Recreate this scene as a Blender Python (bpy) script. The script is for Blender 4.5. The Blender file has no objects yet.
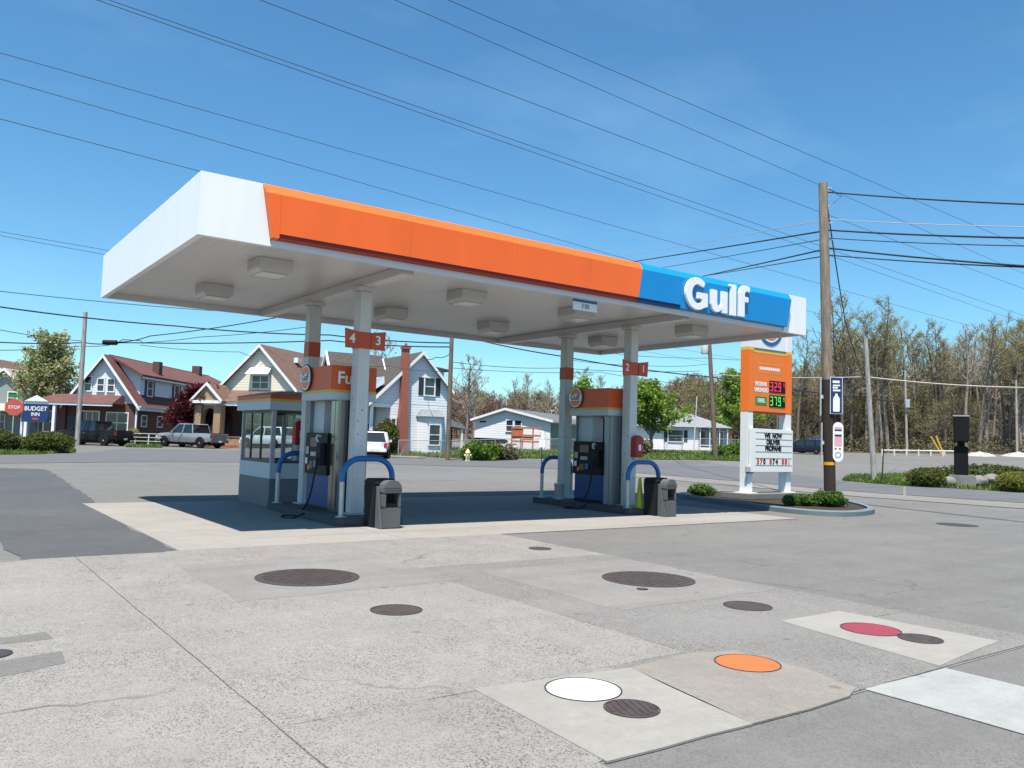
import bpy, bmesh, math, random
from mathutils import Vector, Matrix
R_ = math.radians
scene = bpy.context.scene
col = scene.collection

# ------------------------------------------------------------------ camera
CAM_Z = 1.598; FPX = 820.3; YAW = 0.628; PITCH = 0.068; ROLL = -0.031
_f = Vector((math.sin(YAW)*math.cos(PITCH), math.cos(YAW)*math.cos(PITCH), math.sin(PITCH)))
_r = Vector((math.cos(YAW), -math.sin(YAW), 0)); _u = _r.cross(_f)
CR = _r*math.cos(ROLL) - _u*math.sin(ROLL); CU = _r*math.sin(ROLL) + _u*math.cos(ROLL); CF = _f
cam_d = bpy.data.cameras.new('camera'); cam = bpy.data.objects.new('camera', cam_d); col.objects.link(cam)
cam_d.sensor_width = 36; cam_d.lens = FPX/1024*36; cam_d.clip_start = 0.05; cam_d.clip_end = 6000
cam.matrix_world = Matrix(((CR.x, CU.x, -CF.x, 0), (CR.y, CU.y, -CF.y, 0), (CR.z, CU.z, -CF.z, CAM_Z), (0, 0, 0, 1)))
scene.camera = cam
# ------------------------------------------------------------------ sky and sun
SUN = Vector((-0.275, -0.250, 1)).normalized()
world = bpy.data.worlds.new('World'); scene.world = world; world.use_nodes = True
wn = world.node_tree.nodes; wl = world.node_tree.links; wn.clear()
wo = wn.new('ShaderNodeOutputWorld'); wb = wn.new('ShaderNodeBackground'); sky = wn.new('ShaderNodeTexSky')
sky.sky_type = 'NISHITA'; sky.sun_disc = False
sky.sun_elevation = math.asin(SUN.z); sky.sun_rotation = math.atan2(SUN.x, SUN.y)
sky.altitude = 200; sky.air_density = 1.0; sky.dust_density = 0.6; sky.ozone_density = 2.2
wb.inputs[1].default_value = 0.098
# thin wisps of high cloud over the blue
tc = wn.new('ShaderNodeTexCoord'); mp = wn.new('ShaderNodeMapping'); mp.inputs['Scale'].default_value = (1.3, 2.2, 5.0)
nz = wn.new('ShaderNodeTexNoise'); nz.inputs['Scale'].default_value = 1.7; nz.inputs['Detail'].default_value = 7; nz.inputs['Roughness'].default_value = 0.55
cr = wn.new('ShaderNodeValToRGB'); cr.color_ramp.elements[0].position = 0.50; cr.color_ramp.elements[0].color = (0, 0, 0, 1)
cr.color_ramp.elements[1].position = 0.85; cr.color_ramp.elements[1].color = (0.13, 0.13, 0.13, 1)
mx = wn.new('ShaderNodeMix'); mx.data_type = 'RGBA'; mx.inputs[7].default_value = (7.0, 7.6, 8.4, 1)
hs = wn.new('ShaderNodeHueSaturation'); hs.inputs['Saturation'].default_value = 1.12
wl.new(tc.outputs['Generated'], mp.inputs[0]); wl.new(mp.outputs[0], nz.inputs['Vector']); wl.new(nz.outputs[0], cr.inputs[0])
wl.new(cr.outputs[0], mx.inputs[0]); wl.new(sky.outputs[0], hs.inputs['Color']); wl.new(hs.outputs[0], mx.inputs[6])
tn = wn.new('ShaderNodeMix'); tn.data_type = 'RGBA'; tn.blend_type = 'MULTIPLY'; tn.inputs[0].default_value = 1; tn.inputs[7].default_value = (0.70, 1.03, 1.08, 1)
wl.new(mx.outputs[2], tn.inputs[6]); wl.new(tn.outputs[2], wb.inputs[0]); wl.new(wb.outputs[0], wo.inputs[0])
sun_d = bpy.data.lights.new('sun', 'SUN'); sun_d.energy = 5.0; sun_d.angle = R_(0.53); sun_d.color = (1.0, 0.94, 0.855)
sun = bpy.data.objects.new('sun', sun_d); col.objects.link(sun); sun.location = (0, 0, 60)
sun.rotation_euler = (-SUN).to_track_quat('-Z', 'Y').to_euler()
scene.view_settings.view_transform = 'Standard'; scene.view_settings.look = 'None'
scene.view_settings.exposure = 0.74; scene.view_settings.gamma = 1.0; scene.view_settings.use_curve_mapping = False

scene.cycles.diffuse_bounces = 1; scene.cycles.max_bounces = 8; scene.cycles.transparent_max_bounces = 16
# ------------------------------------------------------------------ terrain and placing helpers
SY, CY = math.sin(YAW), math.cos(YAW)
def DU(x, y): return x*SY + y*CY, x*CY - y*SY              # metres ahead of / to the right of the photographer's spot
def XY(D, u): return D*SY + u*CY, D*CY - u*SY
def sst(a, b, v):
    t = max(0, min(1, (v-a)/(b-a))); return t*t*(3-2*t)
def hz(x, y):
    D, u = DU(x, y)
    z = 0.0
    if D > 25: z += 0.0065*((D-25)**2/20 if D < 35 else D-30)
    if u > 0 and D > 50: z += 4e-4*min(u, 90)*min(D-50, 90)
    if D > 54: z += 0.45*sst(54, 64, D)*sst(-22, -13, u)*(1-sst(20, 34, u))
    z += 5.5*sst(125, 230, D)*sst(-70, -5, u)
    return min(z, 30)
def ray(px, py): return CF + CR*((px-512)/FPX) - CU*((py-384)/FPX)
def W(px, py, D):                                            # point D metres ahead
    return Vector((0, 0, CAM_Z)) + ray(px, py)*(D/ray(px, py).dot(Vector((SY, CY, 0))))
def T(px, py):                                               # where a line of sight meets the ground
    d = ray(px, py); lo, hi = 1.0, 600.0
    g = lambda t: CAM_Z + d.z*t - hz(d.x*t, d.y*t)
    t = 1.0
    while t < 600 and g(t) > 0: t *= 1.05
    lo, hi = t/1.05, t
    for _ in range(40):
        m = (lo+hi)/2
        if g(m) > 0: lo = m
        else: hi = m
    return Vector((d.x*lo, d.y*lo, CAM_Z + d.z*lo))
def at(px, D):                                               # ground point D metres ahead in the direction of column px
    u = (px-512)/FPX*D*1.0
    for _ in range(4):
        x, y = XY(D, u); z = hz(x, y); v = Vector((x, y, z-CAM_Z))
        q = 512 + FPX*v.dot(CR)/v.dot(CF); u += (px-q)/FPX*D
    x, y = XY(D, u); return Vector((x, y, hz(x, y)))

# ------------------------------------------------------------------ materials
MATS = {}
def nt(name):
    m = bpy.data.materials.new(name); m.use_nodes = True; MATS[name] = m
    return m, m.node_tree.nodes, m.node_tree.links, m.node_tree.nodes['Principled BSDF']
def mat(name, c, rough=0.6, metal=0.0, var=0.08, vs=3.0, bump=0.0, bs=40.0, spec=0.5, coat=0.0, stretch=None, space='Object'):
    m, n, l, b = nt(name)
    b.inputs['Roughness'].default_value = rough; b.inputs['Metallic'].default_value = metal
    b.inputs['Specular IOR Level'].default_value = spec; b.inputs['Coat Weight'].default_value = coat
    t = n.new('ShaderNodeTexCoord'); src = t.outputs[space]
    if stretch:
        mp = n.new('ShaderNodeMapping'); mp.inputs['Scale'].default_value = stretch; l.new(src, mp.inputs[0]); src = mp.outputs[0]
    a = n.new('ShaderNodeTexNoise'); a.inputs['Scale'].default_value = vs; a.inputs['Detail'].default_value = 5; l.new(src, a.inputs['Vector'])
    r = n.new('ShaderNodeValToRGB'); e = r.color_ramp.elements
    e[0].position = 0.3; e[1].position = 0.7
    e[0].color = tuple(max(0, v*(1-var)) for v in c) + (1,); e[1].color = tuple(min(1, v*(1+var)) for v in c) + (1,)
    l.new(a.outputs[0], r.inputs[0]); l.new(r.outputs[0], b.inputs['Base Color'])
    if bump:
        a2 = n.new('ShaderNodeTexNoise'); a2.inputs['Scale'].default_value = bs; a2.inputs['Detail'].default_value = 3; l.new(src, a2.inputs['Vector'])
        bp = n.new('ShaderNodeBump'); bp.inputs['Strength'].default_value = bump; bp.inputs['Distance'].default_value = 0.02
        l.new(a2.outputs[0], bp.inputs['Height']); l.new(bp.outputs[0], b.inputs['Normal'])
    return m
def stone(name, base, speck, sp_size, sp_amt, stain, stain_c, rough=0.9, bump=0.5, big=0.12, tyre=0.0, crack=0.0, drip=0.6):
    """paving: base colour, two sizes of grains, broad patches, drifts of stain, bump"""
    m, n, l, b = nt(name); b.inputs['Roughness'].default_value = rough; b.inputs['Specular IOR Level'].default_value = 0.3
    g = n.new('ShaderNodeNewGeometry'); pos = g.outputs['Position']
    def noise(sc, det=6, rgh=0.6, vec=None):
        a = n.new('ShaderNodeTexNoise'); a.inputs['Scale'].default_value = sc; a.inputs['Detail'].default_value = det; a.inputs['Roughness'].default_value = rgh
        l.new(vec or pos, a.inputs['Vector']); return a.outputs[0]
    def ramp(v, p0, p1, c0, c1):
        r = n.new('ShaderNodeValToRGB'); e = r.color_ramp.elements; e[0].position = p0; e[1].position = p1; e[0].color = c0; e[1].color = c1
        l.new(v, r.inputs[0]); return r.outputs[0]
    def mixc(f, a, c, mode='MIX'):
        x = n.new('ShaderNodeMix'); x.data_type = 'RGBA'; x.blend_type = mode
        for i, v in ((0, f), (6, a), (7, c)):
            if hasattr(v, 'is_linked'): l.new(v, x.inputs[i])
            else: x.inputs[i].default_value = v
        return x.outputs[2]
    K = lambda v: (v, v, v, 1)
    c = ramp(noise(0.9, 8, 0.65), 0.3, 0.72, tuple(v*(1-big) for v in base)+(1,), tuple(v*(1+big) for v in base)+(1,))
    v1 = n.new('ShaderNodeTexVoronoi'); v1.inputs['Scale'].default_value = 1/sp_size; l.new(pos, v1.inputs['Vector'])
    grain = ramp(v1.outputs['Color'], 0.20, 0.42, tuple(speck)+(1,), K(1.0))
    dens = ramp(noise(1.4, 5), 0.35, 0.68, K(sp_amt*0.35), K(sp_amt))
    c = mixc(dens, c, mixc(1.0, c, grain, 'MULTIPLY'))
    v2 = n.new('ShaderNodeTexVoronoi'); v2.inputs['Scale'].default_value = 0.42/sp_size; l.new(pos, v2.inputs['Vector'])
    c = mixc(ramp(v2.outputs['Distance'], 0.10, 0.22, K(sp_amt*0.55), K(0)), c, mixc(1.0, c, tuple(speck)+(1,), 'MULTIPLY'))
    c = mixc(ramp(noise(0.33, 9, 0.7), 0.50, 0.72, K(0), K(stain)), c, tuple(stain_c)+(1,))
    c = mixc(ramp(noise(5.0, 4, 0.5), 0.70, 0.76, K(0), K(stain*0.8)), c, tuple(v*0.6 for v in stain_c)+(1,))
    c = mixc(ramp(noise(13.0, 4, 0.7), 0.48, 0.70, K(0), K(0.32)), c, tuple(v*0.68 for v in base)+(1,))
    c = mixc(ramp(noise(9.0, 4, 0.7), 0.52, 0.72, K(0), K(0.30)), c, tuple(min(1, v*1.28) for v in base)+(1,))
    c = mixc(ramp(noise(3.1, 7, 0.7), 0.42, 0.70, K(0), K(0.36)), c, tuple(v*0.72 for v in base)+(1,))
    c = mixc(ramp(noise(0.16, 5, 0.6), 0.46, 0.64, K(0), K(0.28)), c, tuple(min(1, v*1.22) for v in base)+(1,))
    v4 = n.new('ShaderNodeTexVoronoi'); v4.voronoi_dimensions = '2D'; v4.inputs['Scale'].default_value = 1.15; l.new(pos, v4.inputs['Vector']); wob = n.new('ShaderNodeMath'); wob.operation = 'MULTIPLY_ADD'; wob.inputs[1].default_value = .10; l.new(noise(14.0, 3), wob.inputs[0]); l.new(v4.outputs['Distance'], wob.inputs[2])
    c = mixc(mixc(1.0, ramp(wob.outputs[0], .080, .105, K(1), K(0)), ramp(v4.outputs['Color'], .50, .75, K(0), K(drip)), 'MULTIPLY'), c, tuple(v*0.45 for v in base)+(1,))
    if tyre:
        mp = n.new('ShaderNodeMapping'); mp.inputs['Rotation'].default_value = (0, 0, 0.15); mp.inputs['Scale'].default_value = (0.12, 1.6, 1); l.new(pos, mp.inputs[0])
        c = mixc(ramp(noise(1.0, 6, 0.55, mp.outputs[0]), 0.50, 0.70, K(0), K(tyre)), c, tuple(v*0.62 for v in base)+(1,))
    if crack:
        dn = n.new('ShaderNodeTexNoise'); dn.inputs['Scale'].default_value = 1.3; dn.inputs['Detail'].default_value = 6; l.new(pos, dn.inputs['Vector'])
        av = n.new('ShaderNodeVectorMath'); av.operation = 'MULTIPLY_ADD'; av.inputs[1].default_value = (0.9, 0.9, 0); l.new(dn.outputs['Color'], av.inputs[0]); l.new(pos, av.inputs[2])
        v3 = n.new('ShaderNodeTexVoronoi'); v3.feature = 'DISTANCE_TO_EDGE'; v3.inputs['Scale'].default_value = 0.30; l.new(av.outputs[0], v3.inputs['Vector'])
        hide = ramp(noise(0.25, 3), 0.5, 0.6, K(0), K(crack))
        c = mixc(mixc(1.0, ramp(v3.outputs['Distance'], 0.002, 0.006, K(1), K(0)), hide, 'MULTIPLY'), c, tuple(v*0.25 for v in base)+(1,))
    l.new(c, b.inputs['Base Color'])
    bp = n.new('ShaderNodeBump'); bp.inputs['Strength'].default_value = bump; bp.inputs['Distance'].default_value = 0.006
    l.new(v1.outputs['Distance'], bp.inputs['Height']); l.new(bp.outputs[0], b.inputs['Normal'])
    return m
def bands(name, c, c2, period, rough=0.6, thick=0.12, bump=0.4):
    """siding boards: thin darker lap line every `period` metres of height"""
    m, n, l, b = nt(name); b.inputs['Roughness'].default_value = rough
    t = n.new('ShaderNodeTexCoord'); s = n.new('ShaderNodeSeparateXYZ'); l.new(t.outputs['Object'], s.inputs[0])
    d = n.new('ShaderNodeMath'); d.operation = 'DIVIDE'; d.inputs[1].default_value = period; l.new(s.outputs[2], d.inputs[0])
    f = n.new('ShaderNodeMath'); f.operation = 'FRACT'; l.new(d.outputs[0], f.inputs[0])
    r = n.new('ShaderNodeValToRGB'); e = r.color_ramp.elements; e[0].position = thick*0.6; e[1].position = thick*1.4; e[0].color = c2+(1,); e[1].color = c+(1,)
    l.new(f.outputs[0], r.inputs[0])
    a = n.new('ShaderNodeTexNoise'); a.inputs['Scale'].default_value = 0.8; a.inputs['Detail'].default_value = 5; l.new(t.outputs['Object'], a.inputs['Vector'])
    x = n.new('ShaderNodeMix'); x.data_type = 'RGBA'; x.blend_type = 'MULTIPLY'; x.inputs[0].default_value = 0.12
    l.new(r.outputs[0], x.inputs[6]); l.new(a.outputs[0], x.inputs[7]); l.new(x.outputs[2], b.inputs['Base Color'])
    bp = n.new('ShaderNodeBump'); bp.invert = True; bp.inputs['Strength'].default_value = bump; bp.inputs['Distance'].default_value = 0.03
    l.new(f.outputs[0], bp.inputs['Height']); l.new(bp.outputs[0], b.inputs['Normal'])
    return m
def bricks(name, c1, c2, mortar):
    m, n, l, b = nt(name); b.inputs['Roughness'].default_value = 0.85
    t = n.new('ShaderNodeTexCoord'); s = n.new('ShaderNodeSeparateXYZ'); l.new(t.outputs['Object'], s.inputs[0])
    ad = n.new('ShaderNodeMath'); ad.operation = 'ADD'; l.new(s.outputs[0], ad.inputs[0]); l.new(s.outputs[1], ad.inputs[1])
    cb = n.new('ShaderNodeCombineXYZ'); l.new(ad.outputs[0], cb.inputs[0]); l.new(s.outputs[2], cb.inputs[1])
    k = n.new('ShaderNodeTexBrick'); k.inputs['Scale'].default_value = 4.2; k.inputs['Color1'].default_value = c1+(1,); k.inputs['Color2'].default_value = c2+(1,)
    k.inputs['Mortar'].default_value = mortar+(1,); k.inputs['Mortar Size'].default_value = 0.02
    l.new(cb.outputs[0], k.inputs['Vector']); l.new(k.outputs[0], b.inputs['Base Color'])
    bp = n.new('ShaderNodeBump'); bp.inputs['Strength'].default_value = 0.4; bp.invert = True; l.new(k.outputs[1], bp.inputs['Height']); l.new(bp.outputs[0], b.inputs['Normal'])
    return m
def leafmat(name, cols, trans=0.35):
    m, n, l, b = nt(name); b.inputs['Roughness'].default_value = 0.6; b.inputs['Specular IOR Level'].default_value = 0.3
    g = n.new('ShaderNodeNewGeometry'); r = n.new('ShaderNodeValToRGB'); e = r.color_ramp.elements
    while len(e) < len(cols): e.new(0.5)
    for i, c in enumerate(cols): e[i].position = i/(len(cols)-1); e[i].color = c+(1,)
    l.new(g.outputs['Random Per Island'], r.inputs[0]); l.new(r.outputs[0], b.inputs['Base Color'])
    tr = n.new('ShaderNodeBsdfTranslucent'); l.new(r.outputs[0], tr.inputs[0])
    ms = n.new('ShaderNodeMixShader'); ms.inputs[0].default_value = trans; l.new(b.outputs[0], ms.inputs[1]); l.new(tr.outputs[0], ms.inputs[2])
    l.new(ms.outputs[0], n['Material Output'].inputs[0])
    return m
def glassmat(name, tint=(0.86, 0.9, 0.9)):
    m, n, l, b = nt(name)
    t = n.new('ShaderNodeBsdfTransparent'); t.inputs[0].default_value = tint+(1,)
    g = n.new('ShaderNodeBsdfGlossy'); g.inputs['Roughness'].default_value = 0.02
    lw = n.new('ShaderNodeLayerWeight'); lw.inputs[0].default_value = 0.5; pw = n.new('ShaderNodeMath'); pw.operation = 'POWER'; pw.inputs[1].default_value = 5; f = n.new('ShaderNodeMath'); f.operation = 'MULTIPLY_ADD'; f.inputs[1].default_value = .5; f.inputs[2].default_value = .03
    l.new(lw.outputs['Facing'], pw.inputs[0]); l.new(pw.outputs[0], f.inputs[0])
    ms = n.new('ShaderNodeMixShader'); l.new(f.outputs[0], ms.inputs[0]); l.new(t.outputs[0], ms.inputs[1]); l.new(g.outputs[0], ms.inputs[2])
    l.new(ms.outputs[0], n['Material Output'].inputs[0]); return m
def emit(name, c, s):
    m, n, l, b = nt(name); b.inputs['Base Color'].default_value = c+(1,); b.inputs['Emission Color'].default_value = c+(1,); b.inputs['Emission Strength'].default_value = s; return m
def bark(name, c):
    return mat(name, c, 0.9, var=0.35, vs=2.5, bump=0.6, bs=12, stretch=(6, 6, 0.7))

stone('asphalt', (0.161, 0.156, 0.148), (0.45, 0.45, 0.45), 0.011, 0.8, 0.40, (0.118, 0.115, 0.112), 0.92, 0.5, 0.10, 0.30, 0.4)
stone('road_asphalt', (0.119, 0.122, 0.128), (0.6, 0.6, 0.6), 0.012, 0.5, 0.3, (0.11, 0.114, 0.122), 0.9, 0.4, 0.06, 0.35)
stone('dark_asphalt', (0.084, 0.086, 0.089), (0.55, 0.55, 0.55), 0.008, 0.6, 0.40, (0.140, 0.144, 0.15), 0.85, 0.3, 0.12, 0.30)
stone('aggregate', (0.268, 0.255, 0.234), (0.13, 0.125, 0.12), 0.0095, 1.0, 0.65, (0.215, 0.208, 0.195), 0.92, 0.9, 0.11, 0.20, 0.8)
stone('aggregate_grey', (0.216, 0.206, 0.193), (0.15, 0.145, 0.14), 0.0095, 1.0, 0.60, (0.18, 0.175, 0.167), 0.92, 0.9, 0.10, 0.15, 0.6)
stone('patch_concrete', (0.210, 0.201, 0.187), (0.5, 0.5, 0.48), 0.009, 0.7, 0.5, (0.28, 0.273, 0.258), 0.9, 0.4, 0.10, 0.3)
stone('smooth_concrete', (0.273, 0.261, 0.236), (0.72, 0.71, 0.69), 0.006, 0.5, 0.35, (0.265, 0.255, 0.235), 0.85, 0.25, 0.08, 0.15)
stone('rusty_concrete', (0.232, 0.212, 0.186), (0.55, 0.53, 0.5), 0.009, 0.7, 0.65, (0.215, 0.19, 0.172), 0.88, 0.4, 0.14, 0.1, 0.8)
stone('pad_concrete', (0.284, 0.264, 0.237), (0.7, 0.68, 0.66), 0.008, 0.5, 0.50, (0.30, 0.275, 0.245), 0.88, 0.3, 0.09, 0.40)
stone('kerb_concrete', (0.197, 0.185, 0.167), (0.6, 0.6, 0.6), 0.01, 0.5, 0.3, (0.19, 0.183, 0.175), 0.88, 0.3)
stone('blue_kerb', (0.145, 0.185, 0.205), (0.7, 0.7, 0.7), 0.008, 0.4, 0.35, (0.21, 0.225, 0.225), 0.8, 0.3)
stone('white_paint', (0.319, 0.325, 0.311), (0.7, 0.7, 0.7), 0.008, 0.6, 0.50, (0.36, 0.367, 0.36), 0.7, 0.3, 0.07, 0.40)
stone('grit', (0.185, 0.18, 0.17), (0.5, 0.5, 0.5), 0.008, 0.6, 0.3, (0.19, 0.18, 0.17), 0.95, 0.5)
stone('mulch', (0.045, 0.032, 0.024), (0.5, 0.5, 0.5), 0.02, 0.8, 0.4, (0.065, 0.05, 0.037), 0.95, 1.0)
stone('lawn', (0.062, 0.098, 0.018), (0.5, 0.55, 0.4), 0.04, 0.8, 0.5, (0.13, 0.12, 0.05), 0.95, 1.0, 0.3)
stone('forest_floor', (0.105, 0.076, 0.05), (0.5, 0.5, 0.5), 0.2, 0.8, 0.5, (0.085, 0.075, 0.035), 0.95, 1.0, 0.3)
M = MATS
mat('white_panel', (0.85, 0.85, 0.84), 0.42, var=0.035, vs=1.5, stretch=(3, 3, .35))
mat('orange_panel', (0.88, 0.135, 0.014), 0.42, var=0.06, vs=1.0, stretch=(1.6, 1, .5))
mat('blue_panel', (0.003, 0.235, 0.56), 0.4, var=0.03, vs=0.8)
mat('soffit_white', (0.66, 0.64, 0.61), 0.35, var=0.035, vs=0.7)
mat('trim_white', (0.66, 0.64, 0.68), 0.3, var=0.03)
mat('letter_white', (0.84, 0.84, 0.85), 0.4, var=0.01)
mat('column_white', (0.62, 0.61, 0.59), 0.5, var=0.08, vs=1.6, stretch=(4, 4, 0.8))
mat('scuff', (0.25, 0.24, 0.22), 0.7)
mat('band_red', (0.56, 0.075, 0.018), 0.45, var=0.05)
mat('valance_orange', (0.70, 0.10, 0.015), 0.45, var=0.04)
mat('shaded_orange', (0.20, 0.012, 0.005), 0.5); mat('shaded_blue', (0.004, 0.02, 0.11), 0.5)  # fascia orange and blue with the undercut's shade put into the colour
mat('yellow_line', (0.72, 0.40, 0.03), 0.45)
mat('lens', (0.75, 0.74, 0.70), 0.25, var=0.05)
mat('roof_gravel', (0.3, 0.3, 0.3), 0.9)
mat('navy', (0.015, 0.035, 0.12), 0.4)
mat('logo_blue', (0.012, 0.16, 0.42), 0.4)
mat('black_plastic', (0.007, 0.007, 0.008), 0.5, var=0.2, spec=.2)
mat('rubber', (0.012, 0.012, 0.013), 0.7, var=0.2, spec=.2)
mat('pump_blue', (0.003, 0.055, 0.19), 0.4, var=0.06, spec=.3)
mat('steel', (0.30, 0.285, 0.265), 0.22, metal=0.95, var=0.08, vs=1.5, stretch=(12, 12, 0.5))
mat('brushed_panel', (0.26, 0.275, 0.29), 0.34, metal=0.6, var=0.08, stretch=(12, 12, 0.5))
mat('galvanised', (0.52, 0.52, 0.51), 0.5, metal=0.3, var=0.12, vs=6)
mat('hoop_blue', (0.006, 0.115, 0.34), 0.38, var=0.06)
mat('island_dark', (0.07, 0.07, 0.073), 0.85, var=0.15, bump=0.3)
mat('bin_grey', (0.095, 0.10, 0.102), 0.6, var=0.10, bump=0.15, bs=90)
mat('bin_dark', (0.016, 0.018, 0.02), 0.65, var=0.12, spec=.2)
mat('bin_void', (0.01, 0.01, 0.01), 0.8)
mat('red_box', (0.36, 0.012, 0.014), 0.4, var=0.06)
mat('cone_lime', (0.34, 0.40, 0.02), 0.5)
mat('kiosk_grey', (0.16, 0.16, 0.162), 0.6, var=0.06)
mat('kiosk_white', (0.50, 0.53, 0.55), 0.5, var=0.04)
mat('kiosk_roof', (0.36, 0.17, 0.12), 0.6, var=0.1)
mat('frame_dark', (0.03, 0.032, 0.034), 0.45)
mat('cabinet_grey', (0.4, 0.41, 0.42), 0.5)
mat('wood_ochre', (0.26, 0.12, 0.04), 0.6)
glassmat('clear_glass')
mat('iron_rust', (0.062, 0.047, 0.044), 0.65, var=0.25, vs=9, bump=0.4, bs=60, metal=0.2)
mat('iron_dark', (0.055, 0.050, 0.048), 0.6, var=0.2, vs=10, metal=0.3)
mat('lid_white', (0.70, 0.70, 0.69), 0.5, var=0.02, vs=8)
mat('lid_orange', (0.66, 0.13, 0.03), 0.5, var=0.06, vs=9)
mat('lid_red', (0.25, 0.035, 0.052), 0.55, var=0.10, vs=9)
mat('sign_white', (0.80, 0.80, 0.80), 0.4, var=0.02)
mat('sign_cream', (0.82, 0.83, 0.80), 0.4, var=0.02)
mat('sign_orange', (0.88, 0.19, 0.02), 0.4, var=0.03)
mat('sign_yellow', (0.85, 0.50, 0.02), 0.4)
mat('sign_black', (0.010, 0.010, 0.011), 0.6, spec=.15)
mat('sign_grey', (0.35, 0.34, 0.32), 0.5)
mat('sign_green', (0.02, 0.26, 0.03), 0.4)
mat('letter_red', (0.60, 0.05, 0.06), 0.5)
emit('led_red', (0.75, 0.02, 0.08), .35); emit('led_green', (0.06, 0.65, 0.06), .35)
mat('sign_pink', (0.70, 0.36, 0.40), 0.5)
mat('reflector', (0.80, 0.33, 0.01), 0.35)
bark('pole_wood', (0.235, 0.185, 0.138)); bark('pole_dark', (0.030, 0.022, 0.018)); bark('pole_grey', (0.34, 0.31, 0.28)); bark('pole_brown', (0.16, 0.115, 0.085))
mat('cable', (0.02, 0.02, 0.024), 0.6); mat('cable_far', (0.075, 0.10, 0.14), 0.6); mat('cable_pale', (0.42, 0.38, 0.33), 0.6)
mat('transformer', (0.50, 0.51, 0.52), 0.4)
bark('bark_grey', (0.25, 0.21, 0.175)); bark('bark_brown', (0.15, 0.118, 0.092)); bark('bark_far', (0.175, 0.120, 0.096))
leafmat('leaf_bud', [(0.36, 0.29, 0.07), (0.28, 0.27, 0.065), (0.20, 0.22, 0.05), (0.42, 0.34, 0.12)], .45)
leafmat('leaf_rust', [(0.24, 0.135, 0.08), (0.19, 0.115, 0.07), (0.15, 0.10, 0.06)])
leafmat('leaf_green', [(0.055, 0.13, 0.012), (0.10, 0.20, 0.02), (0.15, 0.25, 0.03), (0.05, 0.10, 0.012)])
leafmat('leaf_thicket', [(0.17, 0.115, 0.085), (0.14, 0.10, 0.075), (0.19, 0.14, 0.10), (0.13, 0.115, 0.06)], .2)
leafmat('leaf_spring', [(0.20, 0.31, 0.04), (0.14, 0.25, 0.03), (0.25, 0.35, 0.06), (0.11, 0.20, 0.02)], .4)
leafmat('leaf_olive', [(0.10, 0.13, 0.02), (0.07, 0.10, 0.015), (0.14, 0.15, 0.03)])
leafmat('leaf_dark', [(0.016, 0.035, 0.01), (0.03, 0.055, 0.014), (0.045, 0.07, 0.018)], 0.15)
leafmat('leaf_maroon', [(0.075, 0.008, 0.014), (0.12, 0.012, 0.02), (0.05, 0.006, 0.012)])
leafmat('leaf_blossom', [(0.44, 0.42, 0.24), (0.30, 0.33, 0.09), (0.20, 0.24, 0.05), (0.48, 0.46, 0.32), (0.34, 0.37, 0.11)], .45)
leafmat('leaf_hedge', [(0.075, 0.095, 0.016), (0.105, 0.12, 0.02), (0.14, 0.14, 0.026), (0.06, 0.08, 0.014)], 0.25)
leafmat('leaf_gold', [(0.22, 0.22, 0.028), (0.16, 0.17, 0.022), (0.27, 0.25, 0.04), (0.12, 0.13, 0.018)], 0.25)
leafmat('leaf_planter', [(0.06, 0.13, 0.018), (0.09, 0.18, 0.025), (0.045, 0.10, 0.015), (0.13, 0.21, 0.04)], 0.3)
leafmat('leaf_brush', [(0.16, 0.125, 0.08), (0.11, 0.085, 0.055), (0.10, 0.11, 0.03), (0.20, 0.165, 0.11)], 0.2)
leafmat('blade', [(0.09, 0.16, 0.02), (0.13, 0.20, 0.03), (0.19, 0.20, 0.06), (0.06, 0.12, 0.015)], 0.3)
bricks('house_brick', (0.12, 0.042, 0.032), (0.085, 0.034, 0.028), (0.15, 0.11, 0.09))
bricks('tan_brick', (0.36, 0.235, 0.13), (0.30, 0.19, 0.105), (0.38, 0.30, 0.22))
bricks('red_brick', (0.34, 0.085, 0.05), (0.27, 0.065, 0.04), (0.30, 0.16, 0.12))
bands('white_siding', (0.70, 0.73, 0.76), (0.40, 0.43, 0.47), 0.20)
bands('bright_siding', (0.78, 0.78, 0.78), (0.55, 0.55, 0.56), 0.20)
bands('cream_siding', (0.74, 0.69, 0.57), (0.48, 0.44, 0.36), 0.22)
bands('blue_siding', (0.42, 0.50, 0.58), (0.28, 0.34, 0.40), 0.2)
bands('green_siding', (0.26, 0.31, 0.29), (0.18, 0.21, 0.20), 0.2)
bands('teal_siding', (0.16, 0.235, 0.25), (0.10, 0.15, 0.16), 0.25)
mat('trim', (0.76, 0.76, 0.76), 0.5, var=0.04)
mat('roof_red', (0.120, 0.046, 0.038), 0.85, var=0.18, vs=1.2, bump=0.5, bs=9, stretch=(1, 1, 3))
mat('roof_brown', (0.135, 0.078, 0.055), 0.85, var=0.3, vs=3, bump=0.5, bs=9, stretch=(1, 1, 4))
mat('roof_slate', (0.070, 0.057, 0.050), 0.85, var=0.38, vs=5, bump=0.6, bs=9, stretch=(1, 1, 4))
mat('roof_grey', (0.12, 0.12, 0.125), 0.85, var=0.2, vs=3)
mat('roof_lightgrey', (0.21, 0.22, 0.235), 0.85, var=0.15, vs=3)
mat('roof_tan', (0.36, 0.33, 0.28), 0.85, var=0.15, vs=3)
mat('pane', (0.025, 0.035, 0.045), 0.06, var=0.2, spec=0.8)
mat('shutter', (0.018, 0.022, 0.035), 0.6)
mat('door_dark', (0.03, 0.035, 0.05), 0.5)
mat('awning', (0.78, 0.78, 0.76), 0.6)
mat('car_black', (0.006, 0.006, 0.008), 0.3, coat=0.15, spec=.3); mat('car_silver', (0.36, 0.37, 0.39), 0.3, metal=0.5, coat=0.6)
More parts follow.
